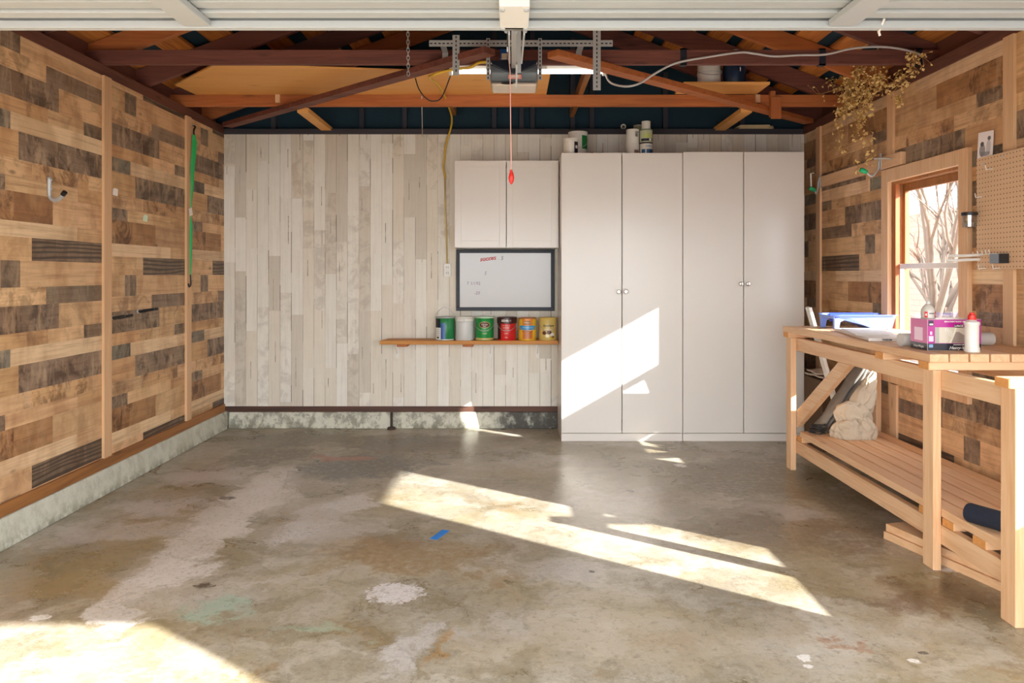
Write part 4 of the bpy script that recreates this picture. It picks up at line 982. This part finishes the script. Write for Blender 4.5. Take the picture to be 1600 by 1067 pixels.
for i, (z, y) in enumerate(((1.474, 4.12), (1.450, 4.14))):
    o = MB().tube([(2.564, y, z), (2.40, y+.03, z-.006)], .008, 10).build('peg_rod', M['white_plastic'], smooth=True); tag(recenter(o), ('upper', 'lower')[i] + ' white rod jutting from the pegboard toward the window', 'rod', 'white rods on the pegboard')
t = thing('clear_cup', 'clear plastic cup with dark rim hung beside the pegboard edge', 'cup', (2.50, 4.17, 1.62))
MB().lathe([(.030, 0), (.034, .004), (.037, .07), (.036, .07), (.033, .006), (0, .005)], (2.525, 4.17, 1.625), 24).build('cup', M['clear'], t, smooth=True)
MB().lathe([(.038, .068), (.040, .07), (.040, .084), (.036, .086), (.034, .07)], (2.525, 4.17, 1.625), 24).build('rim', M['black'], t, smooth=True)
MB().obox(Vector((2.525, 4.17, 1.643)), (.03, .035, .02), Matrix.Rotation(.5, 3, 'Z')).obox(Vector((2.52, 4.165, 1.662)), (.036, .006, .006), Matrix.Rotation(.6, 3, 'Y')).build('contents', M['steel'], t)
# print standing on the pegboard
t = thing('photo_print', 'small black and white photo print standing on the pegboard top edge', 'photo', (2.58, 4.13, 2.006))
rm = face_m((2.583, 4.12, 2.076), (.28, -.96, 0), (.05, 0, 1))
MB().obox(None, (.095, .142, .0012), mtx=rm).build('paper', paint('photo_paper', srgb(232, 220, 216), .3), t)
for n_, (u, v, a, b_, g) in enumerate(((-.018, -.03, .018, .035, 150), (-.02, .005, .011, .013, 96), (.02, -.015, .014, .04, 196), (.022, .032, .010, .012, 110), (.0, -.05, .03, .012, 170))):
    mb = MB(); mb.prism([rm @ Vector((u + a*math.cos(k*PI/9), v + b_*math.sin(k*PI/9), .0008)) for k in range(18)], rm.to_3x3() @ Vector((0, 0, .0003))); mb.build('picture_patch', paint('photo_grey_%d' % n_, srgb(g, g*.97, g*.97), .3), t)
# dried vine
STEM = paint('dry_stem', srgb(190, 150, 86), .8); LEAF = paint('dry_leaf', srgb(238, 200, 132), .75, 0, .3, 30)
t = thing('dried_vine', 'dried hanging vine creeping over the right wall top into the rafters', 'vine', (2.5, 5.3, 2.3))
q = random.Random(31); ms, ml = MB(), MB()
def leaf(p, s):
    d = Vector((q.uniform(-1,1), q.uniform(-1,1), q.uniform(-1.2,.3))).normalized(); w = d.orthogonal().normalized(); w = Matrix.Rotation(q.uniform(0, 6.28), 3, d) @ w; n_ = d.cross(w)*s*.22
    v = [ml.bm.verts.new(p), ml.bm.verts.new(p + d*s*.5 + w*s*.34 + n_), ml.bm.verts.new(p + d*s*.85), ml.bm.verts.new(p + d*s*.5 - w*s*.34 + n_)]
    ml.bm.faces.new((v[0], v[1], v[2])); ml.bm.faces.new((v[0], v[2], v[3]))
def strand(pts, leaves, s=.03, r=.002, spread=.035):
    sp = spline([Vector(p) for p in pts], 8); ms.tube(sp, r, 5)
    for _ in range(leaves):
        p = q.choice(sp); e = p + Vector((q.gauss(0, spread*.7), q.gauss(0, spread), q.gauss(0, spread)))
        if e.x > 2.585: e.x = 2.585 - abs(q.gauss(0, .02))
        ms.tube([p, e], .0009, 4, False); leaf(e, s*q.uniform(.7, 1.4))
def sp(l): return [on_x(x, y, X) for x, y, X in l]
strand(sp([(1440, 84, 2.50), (1428, 100, 2.48), (1412, 118, 2.50), (1402, 135, 2.55)]), 70)
strand(sp([(1408, 125, 2.52), (1385, 132, 2.5), (1360, 140, 2.48), (1335, 150, 2.46), (1318, 165, 2.45), (1312, 182, 2.46)]), 90)
strand(sp([(1345, 95, 2.45), (1338, 115, 2.44), (1330, 140, 2.46), (1322, 160, 2.47), (1316, 182, 2.47)]), 110)
strand(sp([(1375, 120, 2.48), (1365, 150, 2.5), (1352, 170, 2.5), (1342, 190, 2.5), (1338, 212, 2.52)]), 100)
strand(sp([(1330, 165, 2.5), (1340, 180, 2.5), (1345, 205, 2.51), (1358, 222, 2.53), (1362, 240, 2.53), (1350, 255, 2.52), (1340, 262, 2.52)]), 50)
strand(sp([(1328, 150, 2.46), (1312, 188, 2.47), (1308, 192, 2.47), (1312, 215, 2.5), (1315, 232, 2.52)]), 36)
strand(sp([(1285, 88, 2.40), (1272, 100, 2.40), (1266, 125, 2.38), (1276, 146, 2.38), (1300, 142, 2.40), (1322, 139, 2.44)]), 22, .02)
strand(sp([(1368, 86, 2.4), (1372, 92, 2.4), (1380, 100, 2.44)]), 26, .022)
strand(sp([(1345, 80+20, 2.4), (1360, 92, 2.4), (1376, 96, 2.42)]), 24, .022)
strand(sp([(1350, 130, 2.46), (1330, 125, 2.46), (1300, 125, 2.42), (1290, 130, 2.42)]), 30, .022)
for k in range(9):
    x, y = q.uniform(1322, 1375), q.uniform(105, 170); X = q.uniform(2.42, 2.52)
    strand(sp([(x, y, X), (x+q.uniform(-18, 18), y+q.uniform(-16, 16), X+.02), (x+q.uniform(-26, 26), y+q.uniform(5, 30), min(X+.03, 2.54))]), 34, .026)
strand(sp([(1402, 150, 2.56), (1405, 155, 2.57), (1407, 160, 2.57)]), 40, .03, .002, .012)
ms.build('stems', STEM, t); ml.build('leaves', LEAF, t)['kind'] = 'stuff'

# ================================================================ left wall
t = thing('storage_hook', 'large silver J shaped hook on the left plank wall', 'hook', (XL, 4.18, 1.78))
MB().tube([(XL+.0105, 4.18, 1.905), (XL+.0105, 4.18, 1.82), (XL+.018, 4.18, 1.79), (XL+.045, 4.175, 1.777), (XL+.075, 4.165, 1.785), (XL+.105, 4.15, 1.808)], .011, 12, smooth_pts=5).build('rod', M['steel'], t, smooth='all')
MB().tube([(XL+.102, 4.1515, 1.805), (XL+.118, 4.145, 1.82)], .0135, 12).build('tip', M['black'], t, smooth=True)
for z in (1.89, 1.84): MB().lathe([(.007, 0), (.005, .003), (0, .0035)], (XL+.022, 4.18, z), 10, (1, 0, 0)).build('screw', M['steel'], t)
def wl(px, py, off=-.0005): return on_x(px, py, XL+off)
for i, (px, py, lab) in enumerate(((179, 300, 'torn white paper tag beside the batten on the left wall'), (226, 341, 'torn greenish white paper tag mid left wall'))):
    p = wl(px, py); mb = MB(); mb.prism([p + Vector((0, -.028, -.02)), p + Vector((.006, .022, -.025)), p + Vector((.008, .026, .02)), p + Vector((0, .0, .026)), p + Vector((0, -.02, .022))], (.002, 0, 0))
    o = mb.build('paper_tag', M['tag'] if i == 0 else pm('tag_mint', 206, 226, 200, .7)); tag(recenter(o), lab, 'tag', 'paper tags on the left wall')
t = thing('tie_strap', 'long green webbing strap with black hooks hanging on the left wall', 'strap', (XL+.03, 6.0, 1.3))
SX = XL+.042
mb = MB(); pts = [(on_x(px, py, SX), w) for px, py, w in ((303, 210, .014), (304, 222, .026), (303, 240, .024), (301, 262, .020), (300.5, 290, .014), (299, 318, .007), (298, 340, .006), (299, 352, .014), (298.5, 375, .014), (298, 405, .010), (297.5, 430, .008))]
rows = [[mb.bm.verts.new(p + Vector((-w*.45, -w*.8, 0))), mb.bm.verts.new(p + Vector((.003, -.003, 0))), mb.bm.verts.new(p + Vector((w*.45, w*.8, 0)))] for p, w in pts]
for A, B in zip(rows, rows[1:]):
    for j in (0, 1): mb.bm.faces.new((A[j], A[j+1], B[j+1], B[j]))
o = mb.build('webbing', M['green'], t); md = o.modifiers.new('Solidify', 'SOLIDIFY'); md.thickness = .002
MB().tube([on_x(303, 211, SX), on_x(303, 203, SX), on_x(305, 198, SX-.005), on_x(301, 195, SX-.01)], .007, 8, smooth_pts=4).build('hook', M['black'], t, smooth='all')
MB().tube([on_x(297.5, 429, SX), on_x(298, 437, SX), on_x(298, 445, SX), on_x(295.5, 448, SX), on_x(294.5, 443, SX)], .006, 8, smooth_pts=4).build('hook', M['black'], t, smooth='all')
b_ = on_x(301, 195, SX-.01); MB().tube([Vector((XL-.001, b_.y, b_.z)), Vector((SX, b_.y, b_.z))], .003, 6).build('nail', M['steel'], t)
p = on_x(298, 331, SX+.006); MB().obox(p, (.002, .055, .06), Matrix.Rotation(.3, 3, 'X')).build('tag', M['tag'], t)
def fork(label, y, z, reach, gap, tilt):
    t = thing('wall_hook', label, 'hook', (XL, y, z), 'black hooks on the left wall')
    MB().lathe([(.016, 0), (.014, .008), (.008, .012)], (XL, y, z), 14, (1, 0, 0)).build('mount', M['steel'], t, smooth=True)
    for s in (-1, 1):
        MB().tube([(XL+.008, y, z), (XL+.03, y+s*gap*.7, z-.004), (XL+.055, y+s*gap, z-.004+tilt*.5), (XL+reach, y+s*gap, z+tilt)], .0095, 8, smooth_pts=4).build('prong', M['black'], t, smooth='all')
fork('black two pronged hook nearest the batten, lower of two on the left wall', 4.86, 1.09, .105, .05, .012)
fork('black two pronged hook further back, higher of two on the left wall', 5.19, 1.115, .125, .028, .015)

# ================================================================ garage door and opener
d = bpy.data.objects.new('door_1', None); C.objects.link(d); d.location = (0, 1.4, 2.2); struct(d, 'raised white garage door overhead with ribbed face')
dz = lambda y: 2.205 + .0*y
mb = MB().box(-2.42, 2.47, .26, 2.555, 2.235, 2.275)
for k in range(26):                                   # shallow ribs pressed along the door
    y = .30 + k*.0865
    mb.box(-2.42, 2.47, y, y+.055, 2.222 + (.004 if k % 3 == 0 else 0), 2.2349)
mb.build('panel', M['door_white'], d, bevel=.003)
MB().box(-2.42, 2.47, 2.5551, 2.565, 2.196, 2.278).box(-2.42, 2.47, 2.535, 2.555, 2.196, 2.2215).build('end_channel', M['door_white'], d, bevel=.002)
for x in (-1.06, 1.10):
    mb = MB(); s = 1 if x < 0 else -1
    mb.prism([Vector((x-.04, 2.53, 2.2215)), Vector((x+.05, 2.53, 2.2215)), Vector((x+.05 , 2.2, 2.2215)), Vector((x-.04, 2.2, 2.2215))], (0, 0, -.022)); mb.build('stile', M['door_white'], d, bevel=.002)
MB().box(-.04, .055, 2.33, 2.566, 2.196, 2.2215).build('arm_plate', M['white_plastic'], d, bevel=.003)
mb = MB()
for x in (-.03, .045):
    for y in (2.36, 2.54): mb.lathe([(.008, 0), (.008, .006), (0, .007)], (x, y, 2.196), 8, (0, 0, -1))
mb.build('bolt', M['steel'], d)
for x in (-2.52, 2.5): MB().box(x-.02, x+.02, .25, 2.9, 2.24, 2.245).box(x-.022, x-.02, .25, 2.9, 2.19, 2.245).build('track', M['steel'], d)

G = thing('garage_door_opener', 'dark grey garage door opener hung on perforated steel angles', 'garage door opener', (0, 4.6, 2.47))
OY0 = 4.50
mh = MB()                                             # housing: curved grey front with dark scooped top
pf = [(0, 0), (.29, 0), (.29, .0), ]
XC = .012; xa, xb = XC-.142, XC+.142
HG = paint('opener_grey', srgb(96, 104, 110), .35, 0, .04, 10); HD = paint('opener_dark', srgb(16, 24, 38), .35); HL = paint('opener_lens', srgb(214, 200, 184), .35)
prof = [(4.50, 2.513), (4.475, 2.535), (4.462, 2.57), (4.475, 2.605), (4.51, 2.63), (4.70, 2.63), (4.70, 2.513)]
mh.prism([Vector((xa, y, z)) for y, z in prof], (xb-xa, 0, 0)); mh.build('housing', HG, G, bevel=.012, smooth=True)
mb = MB(); pts = []
for k in range(13):
    u = -1 + 2*k/12; pts.append(Vector((XC + u*.130, 4.452 + .0*abs(u), 2.556 + .05*abs(u)**1.5)))
pts += [Vector((XC+.140, 4.452, 2.63)), Vector((XC-.140, 4.452, 2.63))]
mb.prism(pts, (0, .06, 0)); mb.build('scoop', HD, G, bevel=.004, smooth=True)
MB().box(xa+.006, xb-.006, 4.49, 4.69, 2.490, 2.5125).build('lamp_cover', HL, G, bevel=.012, smooth=True)
MB().box(XC-.035, XC+.045, 4.452, 4.466, 2.522, 2.546).build('name_plate', pm('plate_pink', 226, 150, 140), G, bevel=.001)
mb = MB(); text_bm(mb, 'GENIE', .02, face_m((XC+.005, 4.4515, 2.534), (1,0,0), (0,0,1)), bold=.0006); mb.build('lettering', KW, G)
mb = MB(); mb.prism([Vector((XC-.04+.038*math.cos(k*PI/10), 4.486, 2.503+.007*math.sin(k*PI/10))) for k in range(20)], (0, .004, 0)); mb.build('logo_oval', M['black'], G)
# perforated angles
def perf(a, b, w, name, ax):
    mb = MB(); a, b = Vector(a), Vector(b); mb.bar(a, b, .003, w, up=ax)
    o = mb.build(name, M['steel'], G)
    h = MB(); L = (b-a).length; n = int(L/.025); dr = (b-a).normalized()
    for k in range(n): p = a + dr*(.0125+.025*k); h.obox(p + Vector((0, -.0021, 0)), (.014 if abs(dr.x) > .5 else .007, .0012, .007 if abs(dr.x) > .5 else .014))
    h.build('slots', M['black'], o); return o
perf((-.497, 4.53, 2.752), (.604, 4.53, 2.752), .036, 'angle', (0, 0, 1))
MB().box(-.497, .604, 4.5315, 4.56, 2.770, 2.773).build('angle_flange', M['steel'], G)
perf((-.335, 4.522, 2.80), (-.335, 4.522, 2.56), .042, 'hanger', (1, 0, 0)); perf((.508, 4.522, 2.83), (.508, 4.522, 2.47), .046, 'hanger', (1, 0, 0))
perf((-.143, 4.518, 2.78), (-.143, 4.518, 2.53), .022, 'hanger', (1, 0, 0)); perf((.168, 4.518, 2.78), (.168, 4.518, 2.53), .022, 'hanger', (1, 0, 0))
for x in (-.42, .42): MB().box(x-.018, x+.018, 4.5605, 4.7495, 2.760, 2.763).box(x-.018, x+.018, 4.7465, 4.7495, 2.70, 2.760).build('joist_bracket', M['steel'], G)
MB().bar((.012, 4.50, 2.607), (.012, .26, 2.47), .032, .045).build('rail', M['steel'], G, bevel=.003)
MB().bar((-.05, 4.54, 2.6345), (.075, 4.54, 2.6345), .06, .008, up=(0,0,1)).build('rail_bracket', M['white_plastic'], G)
MB().box(-.025, .05, 3.30, 3.44, 2.535, 2.585).build('trolley', M['black'], G, bevel=.005)
MB().bar((.03, 3.34, 2.54), (.03, 3.36, 2.265), .02, .006, up=(0, 1, 0)).build('release_lever', M['steel'], G)
for dx in (-.022, .030):
    MB().bar((.012+dx, 3.30, 2.30), (.012+dx, 2.60, 2.205), .006, .024).build('door_arm', M['steel'], G)
MB().bar((.012-.03, 3.0, 2.262), (.012-.03, 3.36, 2.54), .006, .02).build('door_arm', M['steel'], G)
mb = MB()
for x in (-.02, .012, .045): mb.lathe([(.008, 0), (.008, .012), (0, .013)], (x, 2.62, 2.212), 8, (0, -1, 0))
mb.build('bolt', M['steel'], G)
MB().bar((.02, 3.30, 2.29), (.02, 3.42, 2.22), .008, .014).build('arm_end', M['steel'], G)
CY = 3.36
o = MB().tube([(1.243, 2.52, 2.222), (1.243, 2.56, 2.26-.07), (1.246, 2.568, 2.195)], .004, 6).tube([(1.246, 2.568, 2.197), (1.252, 2.57, 2.18)], .004, 6).build('door_cord', M['tag'], smooth='all'); tag(recenter(o), 'short white cord end hanging from the raised garage door edge', 'cord')
t = thing('pull_cord', 'pink release cord with red handle hanging from the opener', 'pull cord', (-.008, CY, 1.75))
p = [at(793, 78, CY), at(797, 110, CY), at(798, 200, CY), at(799, 266, CY)]
MB().tube(p, .0022, 6).build('cord', M['pink_cord'], t, smooth='all')
MB().lathe([(.003, .062), (.009, .05), (.0135, .03), (.010, .012), (.003, 0)], at(799, 288, CY), 14).build('handle', M['red'], t, smooth=True)
MB().lathe([(.004, 0), (.006, .004), (.006, .012), (.004, .014)], at(798.5, 270, CY), 12).build('knot', M['red'], t, smooth=True)
# fluorescent fixture
FX = thing('fluorescent_lamp', 'white fluorescent batten lamp with glowing tube behind the opener', 'lamp', (.1, 5.05, 2.72))
x0, x1 = (702-800)*5.05/F, (946-800)*5.05/F
MB().box(x0, x1, 5.03, 5.10, 2.73, 2.765).build('housing', M['white_plastic'], FX, bevel=.004)
MB().tube([(x0+.025, 5.03, 2.715), (x1-.025, 5.03, 2.715)], .012, 16).build('tube', emit('tube_glow', (1, .93, .82, 1), 2.2), FX, smooth=True)
for x in (x0, x1-.022): MB().box(x, x+.022, 5.012, 5.06, 2.695, 2.7295).build('end_cap', M['white_plastic'], FX, bevel=.003)
def chain(name, pa, pb, link, r, label):
    mb = MB(); a, b = Vector(pa), Vector(pb); n = max(2, int((b-a).length/(link*.72)))
    for k in range(n):
        c = a.lerp(b, (k+.5)/n); ax = Vector((1, 0, 0)) if k % 2 else Vector((0, 1, 0)); dr = (b-a).normalized()
        mb.tube([c + ax*link*.26*math.cos(t_) + dr*link*.5*math.sin(t_) for t_ in [2*PI*j/10 for j in range(11)]], r, 5, False)
    o = mb.build(name, M['steel'], smooth='all'); tag(recenter(o), label, 'chain')
chain('hanging_chain', at(637, 20, 4.6), at(638, 118, 4.6), .032, .0025, 'thin steel chain hanging left of the opener')
o = MB().tube([at(659, 150, 5.9), at(659.5, 180, 6.2), at(660, 214, 6.72)], .0028, 6).build('string', M['tag'], smooth='all'); tag(recenter(o), 'thin white string hanging from the joist to the plank wall top', 'string')
o = MB().tube([at(649, 122, 5.0), at(654, 138, 5.0), at(664, 152, 5.0), at(676, 158, 5.0), at(690, 152, 5.0), (x0+.01, 5.03, 2.69)], .004, 6, smooth_pts=5).build('lamp_cord', M['black'], smooth='all'); tag(recenter(o), 'black looping lamp cord below the left end of the tube lamp', 'cord')
o = MB().tube([(x1, 5.05, 2.72)] + [at(*p_) for p_ in ((950, 125, 4.95), (960, 132, 4.85), (980, 135, 4.72), (1000, 130, 4.72), (1020, 117, 4.73), (1045, 103, 4.728), (1066, 96, 4.728), (1100, 90, 4.728), (1155, 82, 4.728), (1180, 84, 4.728), (1210, 88, 4.728), (1250, 86, 4.728), (1290, 85, 4.728), (1330, 76, 4.728), (1370, 73, 4.728), (1405, 76, 4.728), (1432, 83, 4.728), (1440, 87, 4.73))], .007, 8, smooth_pts=5).build('electric_cable', M['grey_cable'], smooth='all'); tag(recenter(o), 'grey cable strapped along the front joist to the tube lamp', 'cable')
# junk above the opener
t = thing('ceiling_socket', 'white socket box with blue plug beside the opener on the joist', 'socket', (0, 4.7, 2.68))
p = at(789, 85, 4.70); MB().obox(p, (.06, .03, .06)).build('box', KB, t, bevel=.004)
p = at(788, 88, 4.68); MB().obox(p, (.034, .012, .034)).build('face', CREAML, t, bevel=.002)
p = at(850, 98, 4.85); o = MB().obox(p, (.04, .04, .07)).build('white_adapter', M['white_plastic'], bevel=.004); tag(recenter(o), 'small white adapter block right of the opener housing', 'adapter')

# blue tape on the floor
f = [on_floor(x, y) for x, y in ((671, 842), (683, 843.5), (703, 829), (691, 827.5))]
o = MB().prism([v + Vector((0, 0, .0004)) for v in f], (0, 0, .0006)).build('painters_tape', M['blue_tape']); tag(recenter(o), 'strip of bright blue painters tape stuck on the concrete floor', 'tape')

# ================================================================ light and camera
w = bpy.data.worlds.new('world'); bpy.context.scene.world = w; w.use_nodes = True
bg = w.node_tree.nodes['Background']; bg.inputs[0].default_value = (.92, .965, 1.0, 1); bg.inputs[1].default_value = SKY_S
sd_ = bpy.data.lights.new('sun', 'SUN'); sd_.energy = SUN_S; sd_.angle = math.radians(.6); sd_.color = (1, .97, .92)
so = bpy.data.objects.new('sun', sd_); C.objects.link(so)
so.rotation_euler = Vector((-1.37, 1, -.766)).to_track_quat('-Z', 'Y').to_euler(); so.location = (12, -8, 8)
cam = bpy.data.cameras.new('camera'); cam.sensor_width = 36; cam.lens = 36*F/1600; cam.shift_y = -(533.5-HY)/1600; cam.clip_start = .02
co_ = bpy.data.objects.new('camera', cam); C.objects.link(co_); co_.location = (0, 0, CH); co_.rotation_euler = (PI/2, 0, 0)
sc = bpy.context.scene; sc.camera = co_
sc.view_settings.view_transform = 'Standard'; sc.view_settings.look = 'None'; sc.view_settings.gamma = 1; sc.view_settings.use_curve_mapping = False
sc.view_settings.exposure = EXPO
sc.cycles.max_bounces = 12; sc.cycles.diffuse_bounces = 8; sc.cycles.transparent_max_bounces = 16
